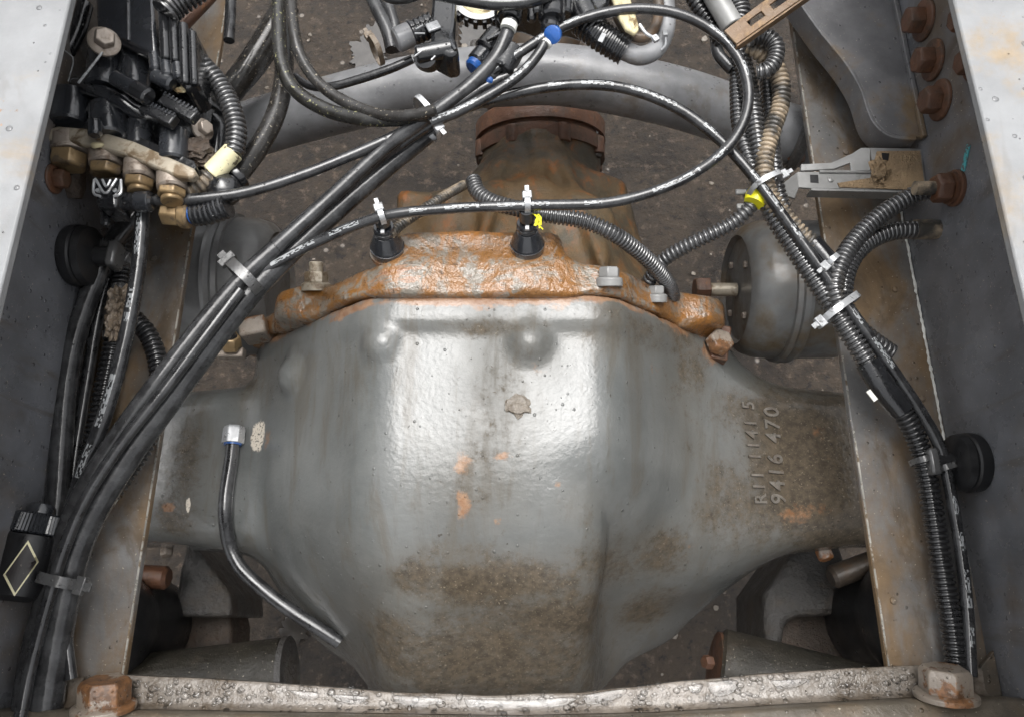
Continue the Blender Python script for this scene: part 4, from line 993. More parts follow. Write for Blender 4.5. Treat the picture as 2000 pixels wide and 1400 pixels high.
conduit('muddy corrugated earth lead from the stud, upper of the pair', [(1840, 370, .825), (1800, 376, .82), (1772, 388, .815), (1732, 412, .812), (1692, 445, .81), (1660, 482, .81), (1640, 520, .812), (1630, 560, .812), (1640, 600, .808)], 0.0084, 'conduit')
conduit('corrugated earth lead, lower of the pair, with a muddy straight end', [(1790, 449, .79), (1745, 452, .792), (1700, 470, .795), (1668, 500, .80), (1650, 545, .802), (1650, 600, .80), (1676, 640, .795), (1708, 668, .79), (1740, 690, .785)], 0.0086, 'conduit')
conduit('corrugated conduit leaving the black sleeve down to the crossmember', [(1758, 795, .785), (1782, 838, .778), (1800, 885, .772), (1814, 950, .768), (1830, 1050, .764), (1848, 1160, .762), (1862, 1240, .76), (1872, 1330, .758)], 0.0090, 'conduit_dark')
solo('lead_sleeve', MB().tube(path3([(1870, 398, .80), (1876, 428, .795), (1862, 444, .792), (1838, 448, .79), (1786, 449, .79)]), [0.006+0.004*min(1, i/12) for i in range(len(path3([(1870, 398, .80), (1876, 428, .795), (1862, 444, .792), (1838, 448, .79), (1786, 449, .79)])))], 16), M['conduit_mud'], 'mud coated lead sleeve hanging below the earth stud', 'sleeve')
# black split sleeve with two white marks
sl = path3([(1694, 706, .797), (1722, 752, .792), (1762, 802, .785)])
t = thing('conduit_sleeve', 'smooth black split sleeve with two white marks on the right harness', 'sleeve', sl[0])
part('sleeve', MB().tube(sl, 0.0112, 18), M['plastic'], t)
sl2 = path3([(1722, 712, .792), (1748, 752, .788), (1776, 796, .782)])
part('side_branch', MB().tube(sl2, 0.0085, 16), M['plastic'], t)
for (px, py, z) in ((1703, 772, .7985), (1740, 754, .7985)):
    c = P(px, py, z); part('white_mark', MB().box(c, (0.0045, 0.011, 0.0012), Matrix.Rotation(R(32), 3, 'Z')), M['white'], t)
sl = path3([(1585, 474, .812), (1612, 505, .81), (1630, 530, .808)]); solo('black_sleeve', MB().tube(sl, 0.0098, 16), M['plastic'], 'short smooth black sleeve beside the two earth leads', 'sleeve')
# top left hoses
hose('rubber_hose', 'gritty black hose with yellow specks sweeping from the top into the silver tie', [(545, -30, .85), (545, 60, .85), (552, 130, .848), (580, 180, .845), (640, 216, .845), (710, 232, .85), (780, 232, .856), (836, 224, .862)], 0.0072, 'hose_speck')
hose('rubber_hose', 'gritty black hose just right of the yellow specked one', [(566, -30, .86), (574, 60, .86), (592, 120, .855), (630, 170, .852), (680, 202, .852), (740, 224, .858), (800, 226, .866), (850, 216, .872)], 0.0058, 'hose_gritty')
hose('rubber_hose', 'thick gritty black hose falling to the ball shaped elbow', [(552, -30, .82), (556, 80, .82), (552, 170, .82), (534, 235, .82), (500, 296, .822), (462, 345, .828), (440, 368, .832)], 0.0098, 'hose_gritty')
hose('rubber_hose', 'thick dusty hose slanting behind the valve at the top left', [(560, 10, .76), (520, 80, .755), (480, 140, .75), (440, 190, .74)], 0.0150, 'hose_gritty')
hose('rubber_hose', 'thin black line beside the slanting dusty hose', [(540, 90, .74), (505, 140, .735), (460, 190, .73)], 0.006, 'airline_plain')
hose('rubber_hose', 'grey line hanging from the top edge left of the speckled hoses', [(452, -30, .84), (450, 30, .838), (447, 80, .836)], 0.0055, 'hose')
hose('rubber_hose', 'left one of two grey hoses bending down to the small clamp', [(714, -30, .84), (738, 20, .838), (758, 62, .835), (766, 98, .832)], 0.0072, 'hose')
hose('rubber_hose', 'right one of two grey hoses bending down to the small clamp', [(742, -30, .84), (762, 20, .838), (772, 60, .835), (770, 98, .832)], 0.0060, 'hose')
hose('air_line', 'pale line crossing the very top edge of the picture', [(700, -40, .90), (770, -4, .90), (830, -14, .90), (900, -2, .90), (970, 8, .90), (1040, 2, .90), (1110, -30, .90)], 0.0062, 'airline_plain')

# ------------------------------------------------------------------ cable ties
def tie(px, py, z, along, half_px, thick, label, mat='silver', head=1, wid=0.0052):
    c = P(px, py, z); a = Vector((math.cos(along), math.sin(along), 0)); e1 = Vector((-a.y, a.x, 0)); e2 = Vector((0, 0, 1))
    ra, rb = W(half_px, c), thick; n = 36
    t = thing('cable_tie', label, 'cable tie', c)
    vv, ff = [], []
    for k in range(n):
        th = 2*math.pi*k/n; ct, st = math.cos(th), math.sin(th)
        sq = lambda v: math.copysign(abs(v)**0.75, v)
        for (dr, s) in ((0, -1), (0.0012, -1), (0.0012, 1), (0, 1)): vv.append(c + e1*(sq(ct)*(ra+dr)) + e2*(sq(st)*(rb+dr)) + a*(s*wid/2))
        k2 = (k+1) % n
        for j in range(4):
            j2 = (j+1) % 4; ff.append((k*4+j, k*4+j2, k2*4+j2, k2*4+j))
    mb = MB(); mb.add(vv, ff); part('strap', mb, M[mat], t, smooth=50)
    h = c + e1*(head*(ra+0.003)) + e2*(rb*0.35)
    Mx = Matrix((e1, a, e2)).transposed()
    part('head', MB().box(h, (0.008, wid*1.7, 0.006), Mx), M[mat], t, 0.0008)
    part('tail', MB().box(h+e1*(head*0.006)+e2*0.001, (0.008, wid*0.8, 0.0015), Mx), M[mat], t, 0.0003)
    return t
tie(834, 232, .850, R(38), 36, 0.024, 'silver cable tie gathering the lines above the pinion', head=-1)
tie(478, 542, .812, R(47), 40, 0.018, 'dark wide tie round the diagonal bundle near the left brake chamber', 'blacktie', 1, 0.010)
tie(1492, 366, .824, R(-62), 34, 0.020, 'silver cable tie above the yellow collar', head=1)
tie(1636, 606, .803, R(-55), 46, 0.019, 'silver cable tie across the conduits beside the right brake chamber', head=-1, wid=0.0065)
tie(1622, 512, .818, R(-50), 14, 0.010, 'small silver tie where the earth leads meet the harness', head=-1)
tie(1806, 898, .772, R(-80), 24, 0.012, 'grey clamp round the lower right corrugated conduit', 'blacktie', head=1)
tie(1848, 912, .777, R(-75), 17, 0.009, 'grey clamp holding the printed air line to the black rubber disc', 'blacktie', head=1)
tie(124, 1134, .785, R(78), 38, 0.022, 'grimy tie round the hoses beside the diamond sticker', 'blacktie', head=-1, wid=0.009)
tie(218, 495, .785, R(65), 30, 0.016, 'black clamp holding the hoses to the left rubber disc', 'blacktie', head=-1, wid=0.008)
tie(746, 424, .845, R(20), 11, 0.008, 'bright tie on top of the left sensor boot', head=1)
tie(1030, 402, .85, R(2), 12, 0.009, 'bright tie on top of the right sensor boot', head=1)
tie(735, 98, .83, R(30), 22, 0.016, 'small brown ring clamp under the grey hoses', 'crumple', head=1)

# yellow collar, tabs and lug under the silver tie
t = thing('junction_clip', 'bright yellow collar with two grey prongs on the right harness', 'clip', P(1470, 390, .81))
part('collar', MB().lathe(P(1472, 398, .818), (0.45, 0.85, 0.1), [(0, 0.0098), (0.006, 0.0112), (0.013, 0.0105), (0.017, 0.006)], 22), M['yellow'], t)
for (x, y) in ((1448, 376), (1450, 404)):
    part('prong', MB().box(P(x, y, .81), (0.0115, 0.0055, 0.004)), M['bracket'], t, 0.0012)
part('clip_body', MB().box(P(1466, 384, .808), (0.012, 0.014, 0.008)), M['rubber'], t, 0.001)

# ------------------------------------------------------------------ rubber discs on the webs, earth stud
def puck(px, py, sg, r_px, label):
    p = PXW(px, py, sg*XI); r = W(r_px, p); ax = Vector((-sg, 0, 0))
    t = thing('rubber_standoff', label, 'standoff', p)
    part('disc', MB().lathe(p+ax*0.0003, ax, [(0, r*0.96), (0.004, r), (0.010, r), (0.0115, r*0.94), (0.0125, r*0.94), (0.014, r*0.98), (0.020, r*0.93), (0.023, r*0.6), (0.024, 0.004)], 44), M['rubber'], t)
    part('stem', MB().cyl(p+ax*0.02, p+ax*0.042, r*0.32, n=20, ch=0.002), M['rubber'], t)
    part('saddle', MB().box(p+ax*0.042, (0.010, r*0.9, r*0.7)), M['blacktie'], t, 0.003)
puck(1908, 903, 1, 58, 'round black rubber standoff on the right web')
puck(140, 500, -1, 60, 'round black rubber standoff on the left web')
p = PXW(1868, 368, XI)
t = thing('earth_stud', 'rusty earth stud with washers and nut on the right web', 'stud', p)
ax = Vector((-1, 0, 0))
part('washer', MB().lathe(p+ax*0.0003, ax, [(0, 0.0175), (0.003, 0.0175), (0.004, 0.015)], 26), M['rust'], t)
part('lug_washer', MB().lathe(p+ax*0.0045, ax, [(0, 0.0155), (0.003, 0.0155)], 26), M['rust'], t)
part('nut', MB().hex(p+ax*0.008, ax, 0.0145, 0.014), M['rust'], t, 0.001)
part('stud', MB().cyl(p+ax*0.02, p+ax*0.040, 0.0068, n=16), M['conduit_mud'], t)

# ------------------------------------------------------------------ sensors on the carrier flange
def boot(px, py, px2, py2, z, label):
    p, n = on_front(px, py)
    if p is None: p = P(px, py, z)
    q = P(px2, py2, p.z+0.035); ax = (q-p).normalized(); L = (q-p).length
    t = thing('speed_sensor', label, 'sensor', p)
    part('rubber_boot', MB().lathe(p-ax*0.004, ax, [(0, 0.0150), (0.003, 0.0168), (L*0.24, 0.0166), (L*0.25, 0.0152), (L*0.29, 0.0152), (L*0.30, 0.0160), (L*0.42, 0.0145), (L*0.72, 0.0102), (L*0.73, 0.0092), (L*0.77, 0.0092), (L*0.78, 0.0102), (L*0.86, 0.0098), (L*0.87, 0.0090), (L*0.92, 0.0090), (L*0.93, 0.0100), (L, 0.0092)], 36), M['plastic_cover'], t)
    part('seat', MB().lathe(p-ax*0.008, ax, [(0, 0.0175), (0.005, 0.0175)], 30), M['pale_rust_bolt'], t)
    k = part('clip', MB().box(p+ax*(L*0.72)+Vector((0, -0.004, 0.0085)), (0.004, 0.008, 0.003)), M['silver'], t, 0.0006)
    part('neck', MB().cyl(p+ax*L*0.95, p+ax*(L+0.012), 0.0072, n=18, ch=0.001), M['plastic'], t)
boot(757, 487, 748, 436, .80, 'left black rubber boot sensor on the rusty flange')
boot(1030, 483, 1029, 428, .80, 'right black rubber boot sensor on the rusty flange with yellow thread')
c = P(1047, 424, .845)
mb = MB()
for k in range(7):
    a = c + Vector((random.uniform(-.003, .003), random.uniform(-.002, .004), random.uniform(-.002, .002)))
    mb.tube([a, a+Vector((random.uniform(-.002, .005), -.004, .001)), a+Vector((random.uniform(0, .007), -.011, -.001))], 0.0006, 5)
solo('frayed_thread', mb, M['yellow'], 'tuft of frayed yellow thread at the right sensor boot', 'thread', c, kind=None)

# ------------------------------------------------------------------ breather hose and fitting on the housing
c, nn = on_housing(470, 850)
t = thing('breather_hose', 'short black breather hose curving down the left of the axle housing', 'hose', c)
f0 = c + Vector((-0.006, 0.004, 0.012)); f1 = P(456, 868, f0.z)
hp_ = []
for (x, y, dz) in ((455, 862, .012), (450, 905, .012), (442, 960, .012), (440, 1010, .012), (448, 1062, .012), (470, 1108, .012), (520, 1155, .014), (575, 1196, .014), (625, 1228, .014), (664, 1254, .012)):
    h, n_ = on_housing(x, y)
    hp_.append(h.z if h is not None else None)
zz = [h for h in hp_ if h is not None]
zs = [0.61, 0.61, 0.61, 0.605, 0.60, 0.595, 0.59, 0.585, 0.58, 0.575]
hpts = [P(x, y, max(zs[i], (hp_[i]+0.009) if hp_[i] else 0)) for i, (x, y, d) in enumerate(((455, 862, 0), (450, 905, 0), (442, 960, 0), (440, 1010, 0), (448, 1062, 0), (470, 1108, 0), (520, 1155, 0), (575, 1196, 0), (625, 1228, 0), (664, 1254, 0)))]
part('hose', MB().tube(catmull(hpts, 0.004), 0.0076, 18), M['airline_plain'], t)
d0 = (hpts[0]-hpts[1]).normalized()
nut = part('hex_fitting', MB().hex(hpts[0]-d0*0.002, d0, 0.0125, 0.020), M['silver'], t, 0.0008)
part('blue_ring', MB().lathe(hpts[0]-d0*0.004, d0, [(0, 0.0098), (0.003, 0.0098)], 22), M['blue'], nut)

# ------------------------------------------------------------------ air valve block on the left rail
def cy(px0, py0, px1, py1, z, rpx, mat, name, parent, z1=None, n=28, ch=0.002, r1=None):
    a = P(px0, py0, z); b = P(px1, py1, z1 if z1 is not None else z); r = W(rpx, a)
    return part(name, MB().cyl(a, b, r, (W(r1, b) if r1 else r), n=n, ch=ch), M[mat], parent)
def pr(poly, z, depth, mat, name, parent, bev=0.002):
    return part(name, MB().prism([P(x, y, z) for x, y in poly], (0, 0, -depth)), M[mat], parent, bev)
v = thing('air_valve', 'black wet air valve block with brass ports on the left rail', 'valve', P(235, 220, 0.80))
pr([(92, 130), (150, 60), (180, -40), (300, -40), (380, 60), (386, 170), (440, 235), (430, 310), (380, 328), (250, 285), (92, 246)], 0.835, 0.07, 'plastic', 'valve_body', v, 0.006)
pr([(78, 258), (112, 246), (182, 252), (262, 276), (378, 328), (384, 340), (372, 349), (345, 345), (245, 303), (150, 278), (84, 274)], 0.872, 0.009, 'plate', 'port_plate', v, 0.002)
pr([(84, 246), (112, 236), (184, 240), (264, 263), (378, 314), (384, 328), (372, 334), (260, 290), (150, 266), (90, 264)], 0.868, 0.040, 'plastic', 'gasket_plate', v, 0.001)
cov = pr([(184, -40), (296, -40), (306, 108), (188, 54)], 0.893, 0.03, 'plastic_cover', 'top_cover', v, 0.003)
part('cover_rib', MB().cyl(P(250, -30, .8935), P(251, 80, .8935), 0.0016, n=8), M['plastic_cover'], cov)
part('cover_lip', MB().bar(P(188, 60, .888), P(310, 116, .888), 0.007, 0.005), M['plastic'], cov, 0.001)
cb = pr([(308, 14), (352, 40), (380, 64), (384, 160), (362, 174), (310, 122)], 0.898, 0.04, 'plastic', 'connector_block', v, 0.003)
for (x0, y0, x1, y1, r) in ((320, 22, 324, 118, 10), (338, 34, 342, 122, 9), (358, 48, 362, 166, 9), (376, 64, 380, 168, 8)):
    part('block_rib', MB().cyl(P(x0, y0, .899), P(x1, y1, .899), W(r, P(x0, y0, .9)), n=14, ch=0.001), M['plastic'], cb)
for (x0, y0, x1, y1) in ((300, 104, 304, 140), (322, 112, 327, 152), (346, 124, 350, 156)): cy(x0, y0, x1, y1, .896, 11, 'plastic_cover', 'pin_housing', v, n=18)
cy(208, 106, 200, 176, .872, 33, 'plastic_cover', 'solenoid', v); cy(264, 100, 262, 182, .868, 29, 'plastic_cover', 'solenoid', v)
cy(222, 152, 266, 176, .893, 16, 'plastic_cover', 'cross_pipe', v); cy(262, 172, 292, 192, .895, 18, 'plastic', 'pipe_cap', v)
cy(300, 148, 338, 166, .893, 15, 'plastic_cover', 'cross_pipe', v)
part('manifold_arm', MB().tube(path3([(150, 165, .868), (188, 178, .875), (232, 196, .876), (262, 216, .870), (290, 226, .865)]), 0.0076, 14), M['plastic_cover'], v)
for (x0, y0, x1, y1, z, r) in ((140, 188, 135, 250, .862, 40), (210, 210, 212, 272, .865, 34), (184, 236, 186, 266, .885, 13), (272, 240, 270, 292, .858, 24), (342, 258, 338, 318, .862, 28)):
    cy(x0, y0, x1, y1, z, r, 'plastic_cover', 'port_cap', v)
for (x0, y0, x1, y1) in ((318, 196, 384, 232), (280, 212, 342, 240)):
    a, b = P(x0, y0, .884), P(x1, y1, .884)
    st = part('ribbed_strip', MB().bar(a, b, 0.012, 0.010), M['plastic'], v, 0.0015)
    for i in range(9):
        q = a.lerp(b, (i+0.5)/9) + Vector((0.002, 0.004, 0.0052))
        part('strip_tooth', MB().box(q, (0.0018, 0.004, 0.0016), Matrix.Rotation(R(-25), 3, 'Z')), M['plastic_cover'], st)
dc = P(398, 268, .835)
dk = part('end_disc', MB().lathe(dc, (0.75, -0.05, 0.66), [(-0.02, 0.040), (0, 0.043), (0.004, 0.043), (0.006, 0.039), (0.0055, 0.034), (0.002, 0.032), (0.003, 0.004)], 48), M['plastic'], v)
def vbolt(px, py, z, r_px, ax, mat='brass'):
    p = P(px, py, z); r = W(r_px, p); ax = Vector(ax)
    w = part('flange_bolt', MB().lathe(p, ax, [(0, r*1.5), (r*.3, r*1.5), (r*.5, r*1.1)], 26), M[mat], v)
    part('hex_head', MB().hex(p+ax.normalized()*(r*.45), ax, r, r*0.9), M[mat], w, 0.0006)
vbolt(203, 84, .898, 20, (0.5, -0.1, 0.8), 'steel'); vbolt(394, 254, .856, 15, (0.8, -0.05, 0.6), 'steel')
part('mud_lump', MB().blob(P(384, 288, .858), (0.014, 0.009, 0.005), 3, 0.4, 3, 8), M['cast_mud'], v)
part('mud_lump', MB().blob(P(402, 312, .85), (0.012, 0.008, 0.005), 3, 0.5, 3, 9), M['cast_mud'], v)
part('feeler_rod', MB().cyl(P(200, 103, .906), P(153, 163, .906), 0.0011, n=8), M['silver'], v)
part('spring_wire', MB().tube(path3([(118, 70, .88), (122, 95, .88), (143, 116, .88), (133, 160, .875)]), 0.0007, 6), M['silver'], v)
part('pale_chip', MB().blob(P(352, 176, .885), (0.006, 0.0035, 0.002), 2, 0.3, 3, 1), M['fibre'], v)
part('pale_chip', MB().blob(P(190, 284, .874), (0.006, 0.003, 0.002), 2, 0.3, 3, 6), M['fibre'], v)
part('side_hook', MB().tube(path3([(110, 150, .86), (120, 120, .865), (150, 60, .87), (165, 10, .87)]), 0.008, 12), M['plastic'], v)
for (x0, y0, x1, y1, r, hx) in ((136, 270, 136, 302, 35, 30), (208, 290, 207, 326, 31, 20), (273, 312, 272, 352, 29, 18), (335, 330, 336, 372, 28, 16)):
    f = cy(x0, y0, x1, y1, .857, r, 'steel', 'port_fitting', v)
    a = P(x1, y1-1, .857); part('hex', MB().hex(a, (0, -1, -0.12), W(r*1.0, a), W(hx, a), 0.0), M['brass'], f, 0.0012)
    if r < 30: part('sleeve_ring', MB().cyl(P(x1, y1+hx-2, .855), P(x1, y1+hx+8, .855), W(r*.75, a), n=20, ch=0.001), M['brass'], f)
part('lower_port', MB().lathe(P(138, 326, .835), (0, -1, -.5), [(0, 0.013), (0.02, 0.012), (0.03, 0.008)], 20), M['cast_mud'], v)

t = thing('elbow_connector', 'black elbow connector with a silver clip under the brass ports', 'connector', P(208, 380, .83))
pr([(180, 345), (240, 345), (238, 374), (228, 384), (228, 404), (190, 404), (190, 384), (180, 372)], 0.866, 0.03, 'plastic', 'body', t, 0.003)
cy(196, 394, 300, 394, .852, 19, 'plastic', 'side_barrel', t)
cy(264, 394, 297, 394, .852, 21, 'plastic_cover', 'collar', t)
cy(206, 400, 206, 442, .845, 9, 'plastic', 'down_stub', t)
for (pts_) in ([(186, 350), (206, 378), (228, 350)], [(184, 352), (183, 378), (196, 384)], [(236, 352), (236, 378), (222, 384)], [(200, 352), (208, 366), (216, 352)]):
    part('clip_wire', MB().tube(path3([(x, y, .8672) for x, y in pts_], step=0.002), 0.0013, 8), M['silver'], t)
for (x, y) in ((192, 374), (226, 374)): part('clip_eye', MB().lathe(P(x, y, .866), (0, 0, 1), [(0, 0.0022), (0.002, 0.002)], 12), M['silver'], t)

t = thing('brass_connector', 'brass nut with a blue ring and black ribbed plug below the valve', 'connector', P(345, 415, .83))
a = P(320, 416, .835); b = P(366, 420, .835)
part('brass_nut', MB().hex(a, b-a, W(25, a), (b-a).length, 0.1), M['brass'], t, 0.0015)
part('brass_shoulder', MB().cyl(a.lerp(b, .7), b+(b-a)*0.15, W(27, a), n=24, ch=0.002), M['brass'], t)
part('blue_ring', MB().cyl(P(370, 419, .836), P(382, 418, .836), W(20, a), n=22, ch=0.001), M['blue'], t)
mb = MB(); pth = path3([(378, 419, .836), (410, 415, .838), (446, 402, .842)], step=0.0012)
part('ribbed_plug', mb.tube(pth, [W(24, a)*(1 if (i % 4) < 2 else 0.9) for i in range(len(pth))], 20), M['plastic'], t)
t = thing('ball_elbow', 'glossy black ball shaped elbow where the thick hose meets the valve', 'elbow', P(438, 372, .83))
part('ball', MB().blob(P(438, 372, .838), (0.0168, 0.0160, 0.0155), 4, 0.03, 2, 2), M['plastic'], t)
part('neck_ring', MB().lathe(P(456, 352, .834), (0.55, 0.75, -.1), [(0, 0.0125), (0.002, 0.014), (0.006, 0.014), (0.008, 0.0115)], 26), M['plastic'], t)
conduit('dark corrugated conduit curving down the right side of the valve', [(372, 104, .865), (396, 128, .865), (428, 165, .86), (452, 212, .858), (462, 258, .856), (456, 302, .854)], 0.0092, 'conduit')
solo('cream_tape', MB().cyl(P(457, 296, .854), P(414, 340, .848), 0.0100, n=20, ch=0.0008), M['tape'], 'cream tape wrapped round the valve conduit', 'tape')
conduit('short corrugated conduit end below the cream tape', [(417, 337, .848), (396, 358, .846), (370, 372, .844), (350, 380, .842)], 0.0088, 'conduit_mud')
conduit('fat corrugated conduit leaving the top of the valve', [(322, 26, .905), (340, 8, .905), (372, -14, .905), (410, -40, .905)], 0.0125, 'conduit', pitch=0.0052)
solo('rusty_pipe', MB().cyl(P(352, 52, .87), P(440, -40, .87), 0.0072, n=20, ch=0.001), M['rust'], 'thin rusty pipe slanting past the valve at the top', 'pipe')

# ------------------------------------------------------------------ connectors along the top
t = thing('tee_fitting', 'black tee fitting with a grey metal barrel at the top', 'fitting', P(860, 70, .83))
pr([(846, -30), (892, -30), (890, 40), (888, 70), (897, 104), (876, 110), (842, 92), (840, 40)], 0.872, 0.035, 'plastic', 'body', t, 0.004)
part('edge_rib', MB().tube(path3([(888, 5, .873), (884, 50, .873), (880, 80, .873), (890, 98, .873)]), 0.0016, 8), M['plastic_cover'], t)
k = cy(772, 80, 806, 66, .855, 24, 'tube_paint', 'metal_barrel', t)
cy(800, 68, 812, 63, .855, 26, 'plastic_cover', 'barrel_ring', k)
mb = MB(); pth = path3([(808, 65, .857), (846, 48, .86)], step=0.0012)
part('knurled_cap', mb.tube(pth, [0.0128*(1 if (i % 4) < 2 else 0.93) for i in range(len(pth))], 18), M['plastic'], t)
part('silver_clip', MB().box(P(846, 52, .874), (0.013, 0.010, 0.003), Matrix.Rotation(R(25), 3, 'Z')), M['silver'], t, 0.001)
cy(884, 94, 812, 108, .866, 18, 'plastic', 'lower_arm', t)
part('end_cap', MB().lathe(P(838, 116, .85), (-0.1, -0.5, 0.8), [(0, 0.013), (0.010, 0.0135), (0.018, 0.011), (0.019, 0.002)], 26), M['plastic'], t)
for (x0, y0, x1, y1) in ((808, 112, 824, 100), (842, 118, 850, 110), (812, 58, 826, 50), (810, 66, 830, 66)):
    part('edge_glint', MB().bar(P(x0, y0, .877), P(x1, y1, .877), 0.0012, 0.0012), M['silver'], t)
t = thing('toothed_ring', 'black toothed ring nut under the pale line at the top', 'ring', P(940, -6, .82))
rc = P(938, -10, .85); n_ = 44; rr = 0.030
part('ring', MB().lathe(rc, (0, -0.25, 1), [(-0.006, rr*0.8), (-0.006, rr), (0.006, rr), (0.006, rr*0.8), (-0.006, rr*0.8)], n_, cap0=False, cap1=False), M['plastic'], t)
for kx in range(22):
    a = 2*math.pi*kx/22; q = rc + Vector((math.cos(a)*rr*1.06, math.sin(a)*rr*1.03, -0.25*0 - math.sin(a)*-0.25*rr))
    part('tooth', MB().box(q, (0.0045, 0.006, 0.010), Matrix.Rotation(a+math.pi/2, 3, 'Z')), M['plastic'], t, 0.0006)
part('inner_cup', MB().lathe(rc-Vector((0, 0, 0.004)), (0, -0.25, 1), [(-0.012, rr*0.5), (-0.002, rr*0.78), (0.0, rr*0.6), (-0.004, rr*0.3)], 36), M['fibre'], t)
t = thing('plug_connector', 'black plug with a teal tip hanging left of the big loop', 'connector', P(985, 100, .86))
cy(1006, -30, 994, 40, .885, 24, 'plastic', 'upper_body', t); cy(1000, 96, 976, 140, .868, 26, 'plastic', 'plug_body', t)
cy(978, 128, 956, 158, .864, 14, 'rubber', 'plug_nose', t); cy(960, 152, 950, 164, .864, 12, 'blue', 'teal_tip', t)
part('white_band', MB().cyl(P(996, 46, .887), P(992, 58, .886), 0.0078, n=16), M['white'], t)
t = thing('plug_connector', 'dark plug with a dusty blue end resting on the cross tube', 'connector', P(945, 110, .83))
cy(975, 72, 948, 104, .84, 27, 'plastic', 'plug_body', t); cy(950, 102, 930, 126, .838, 22, 'plastic_cover', 'plug_nose', t); cy(934, 121, 922, 135, .838, 18, 'blue', 'blue_end', t)
part('latch', MB().bar(P(950, 78, .855), P(985, 62, .855), 0.004, 0.003), M['plastic_cover'], t, 0.0008)
t = thing('plug_connector', 'black plug with a bright blue collar at the top of the banded line', 'connector', P(1080, 40, .87))
cy(1078, -30, 1078, 40, .885, 26, 'plastic', 'plug_body', t); cy(1076, 36, 1074, 62, .882, 18, 'plastic', 'plug_nose', t)
part('blue_collar', MB().lathe(P(1080, 68, .884), (-0.35, -0.6, .5), [(-0.003, 0.008), (-0.002, 0.0085), (0.002, 0.0085), (0.003, 0.007)], 22), M['blue'], t)
for (x, y) in ((1070, 78), (1066, 86)): part('white_band', MB().cyl(P(x+2, y-2, .8775), P(x-1, y+2, .8775), 0.0055, n=14), M['white'], t)
t = thing('valve_manifold', 'black cluttered connector block cut off by the top edge', 'connector', P(1050, -10, .86))
pr([(960, -60), (1200, -60), (1190, 10), (1150, 30), (1110, 18), (1060, 24), (1020, 10), (965, 6)], 0.875, 0.04, 'plastic', 'block', t, 0.004)
for (x, y, r) in ((1028, 8, 12), (1052, 20, 14), (1105, 18, 16), (1040, 30, 9)): cy(x, y-20, x-2, y+12, .88, r, 'plastic', 'stub', t, n=16)
t = thing('ribbed_boot', 'black ribbed boot joining a bent grey hose at the top', 'boot', P(1180, 70, .85))
cy(1122, -10, 1150, 44, .872, 27, 'plastic', 'socket', t)
pth = path3([(1138, 40, .862), (1175, 72, .86), (1222, 102, .855)], step=0.0012)
part('boot', MB().tube(pth, [W(31, pth[0])*(1 if (i % 4) < 2 else 0.92)*(1-.12*i/len(pth)) for i in range(len(pth))], 22), M['plastic'], t)
part('label_chip', MB().box(P(1176, 74, .8775), (0.005, 0.011, 0.001), Matrix.Rotation(R(-25), 3, 'Z')), M['silver'], t, 0.0004)
part('bent_hose', MB().tube(path3([(1216, 98, .855), (1250, 110, .853), (1282, 96, .852), (1300, 58, .852), (1300, 10, .855), (1290, -40, .86)]), 0.0092, 18), M['tube_paint'], t)
part('inner_loop', MB().tube(path3([(1196, -20, .866), (1206, 30, .864), (1228, 66, .862), (1262, 72, .862), (1284, 40, .864), (1286, -30, .866)]), 0.0052, 12), M['yoke'], t)
t = thing('fibre_sleeve', 'dirty yellowed fibre strip beside the ribbed boot', 'sleeve', P(1222, 30, .87))
pr([(1188, -30), (1222, -34), (1246, 40), (1249, 56), (1240, 66), (1222, 56), (1206, 28)], 0.884, 0.006, 'fibre', 'strip', t, 0.002)
part('tie_wire', MB().tube(path3([(1249, 48, .886), (1262, 66, .884), (1276, 74, .882), (1286, 80, .88)], step=0.002), 0.0016, 8), M['silver'], t)
part('tie_head', MB().box(P(1280, 76, .884), (0.006, 0.007, 0.004), Matrix.Rotation(R(30), 3, 'Z')), M['silver'], t, 0.0008)
t = thing('loose_tie', 'small loose silver tie right of the fibre strip', 'cable tie', P(1298, 80, .86))
part('tie_wire', MB().tube(path3([(1292, 98, .858), (1300, 88, .862), (1300, 72, .866), (1298, 60, .868)], step=0.002), 0.0013, 8), M['silver'], t)
part('tie_head', MB().box(P(1299, 66, .868), (0.005, 0.006, 0.004)), M['silver'], t, 0.0006)
solo('pale_sleeve', MB().cyl(P(1376, -40, .862), P(1432, 54, .856), 0.0112, n=24, ch=0.001), M['bracket'], 'smooth grey sleeve running under the slotted bracket', 'sleeve')
conduit('dark corrugated conduit at the top just left of the smooth grey sleeve', [(1336, -40, .845), (1362, 10, .845), (1392, 52, .84), (1410, 84, .835)], 0.0078, 'conduit_dark')
conduit('dark corrugated conduit bunch above the slotted bracket', [(1420, -40, .85), (1436, -4, .85), (1446, 30, .848), (1440, 52, .845)], 0.0105, 'conduit', pitch=0.0042)
hose('rubber_hose', 'stubby black line left of the right harness', [(1398, 76, .83), (1402, 104, .828), (1418, 124, .826), (1430, 136, .825)], 0.0062, 'hose')

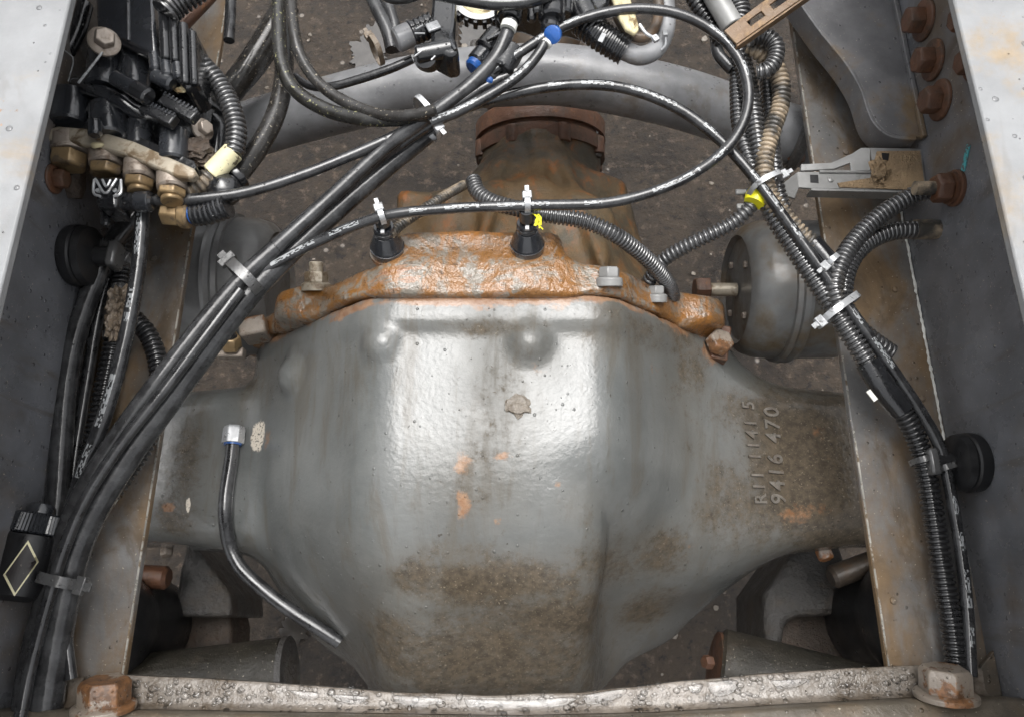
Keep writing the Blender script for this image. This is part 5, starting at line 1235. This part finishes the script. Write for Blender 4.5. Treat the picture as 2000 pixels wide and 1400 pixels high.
# ------------------------------------------------------------------ round connector with the diamond sticker (lower left)
t = thing('round_connector', 'black round connector with a cream edged diamond sticker at the left edge', 'connector', P(45, 1100, .77))
zA = 0.792; A_, B_ = P(84, 984, zA), P(22, 1172, zA); axd = (B_-A_).normalized(); Lc = (B_-A_).length; rB = W(50, B_)
part('cable_nose', MB().lathe(A_, axd, [(0, rB*0.42), (Lc*0.04, rB*0.52), (Lc*0.12, rB*0.56)], 26), M['plastic_cover'], t)
mb = MB(); kn = 44; vv, ff = [], []
e1, e2, _ = frame(axd)
for (s, r) in ((Lc*0.10, rB*0.80), (Lc*0.12, rB*0.92), (Lc*0.30, rB*0.97), (Lc*0.32, rB*0.9)):
    for k in range(kn*2):
        a = 2*math.pi*k/(kn*2); q = r*(1 if k % 2 else 0.95); vv.append(A_ + axd*s + e1*(q*math.cos(a)) + e2*(q*math.sin(a)))
m_ = kn*2
for i in range(3):
    for k in range(m_): ff.append((i*m_+k, i*m_+(k+1) % m_, (i+1)*m_+(k+1) % m_, (i+1)*m_+k))
ff += [tuple(reversed(range(m_))), tuple(range(3*m_, 4*m_))]
mb.add(vv, ff); part('knurled_collar', mb, M['plastic_cover'], t, smooth=20)
part('barrel', MB().lathe(A_, axd, [(Lc*0.33, rB*0.96), (Lc*0.36, rB), (Lc*0.82, rB), (Lc*0.94, rB*0.9), (Lc, rB*0.6)], 44), M['rubber'], t)
def on_barrel(px, py, lift):
    z = zA + rB
    for _ in range(8):
        p = P(px, py, z); d = (p-A_); d -= axd*d.dot(axd); dz = Vector((0, 0, 1))
        h = Vector((d.x, d.y, 0)).length; z = zA + math.sqrt(max((rB+lift)**2 - h*h, 1e-8))
    return P(px, py, z)
cn = [(55, 1054), (76, 1096), (28, 1164), (6, 1122)]
cx_, cyy = 41, 1109
ol = []
for i in range(4):
    a, b = cn[i], cn[(i+1) % 4]
    for k in range(8): ol.append((a[0]+(b[0]-a[0])*k/8, a[1]+(b[1]-a[1])*k/8))
rings = [[on_barrel(cx_+(x-cx_)*s, cyy+(y-cyy)*s, 0.0006) for x, y in ol] for s in (1.0, 0.87, 0.6, 0.3, 0.05)]
def ring_mesh(i0, i1, cap):
    mb = MB(); m_ = len(ol); vv = [q for r_ in rings[i0:i1+1] for q in r_]; ff = []
    for i in range(i1-i0):
        for k in range(m_): ff.append((i*m_+k, i*m_+(k+1) % m_, (i+1)*m_+(k+1) % m_, (i+1)*m_+k))
    if cap: ff.append(tuple(range((i1-i0)*m_, (i1-i0+1)*m_)))
    mb.add(vv, ff); return mb
st = part('diamond_sticker', ring_mesh(1, 4, True), M['sticker'], t)
part('sticker_border', ring_mesh(0, 1, False), M['cream_line'], st)
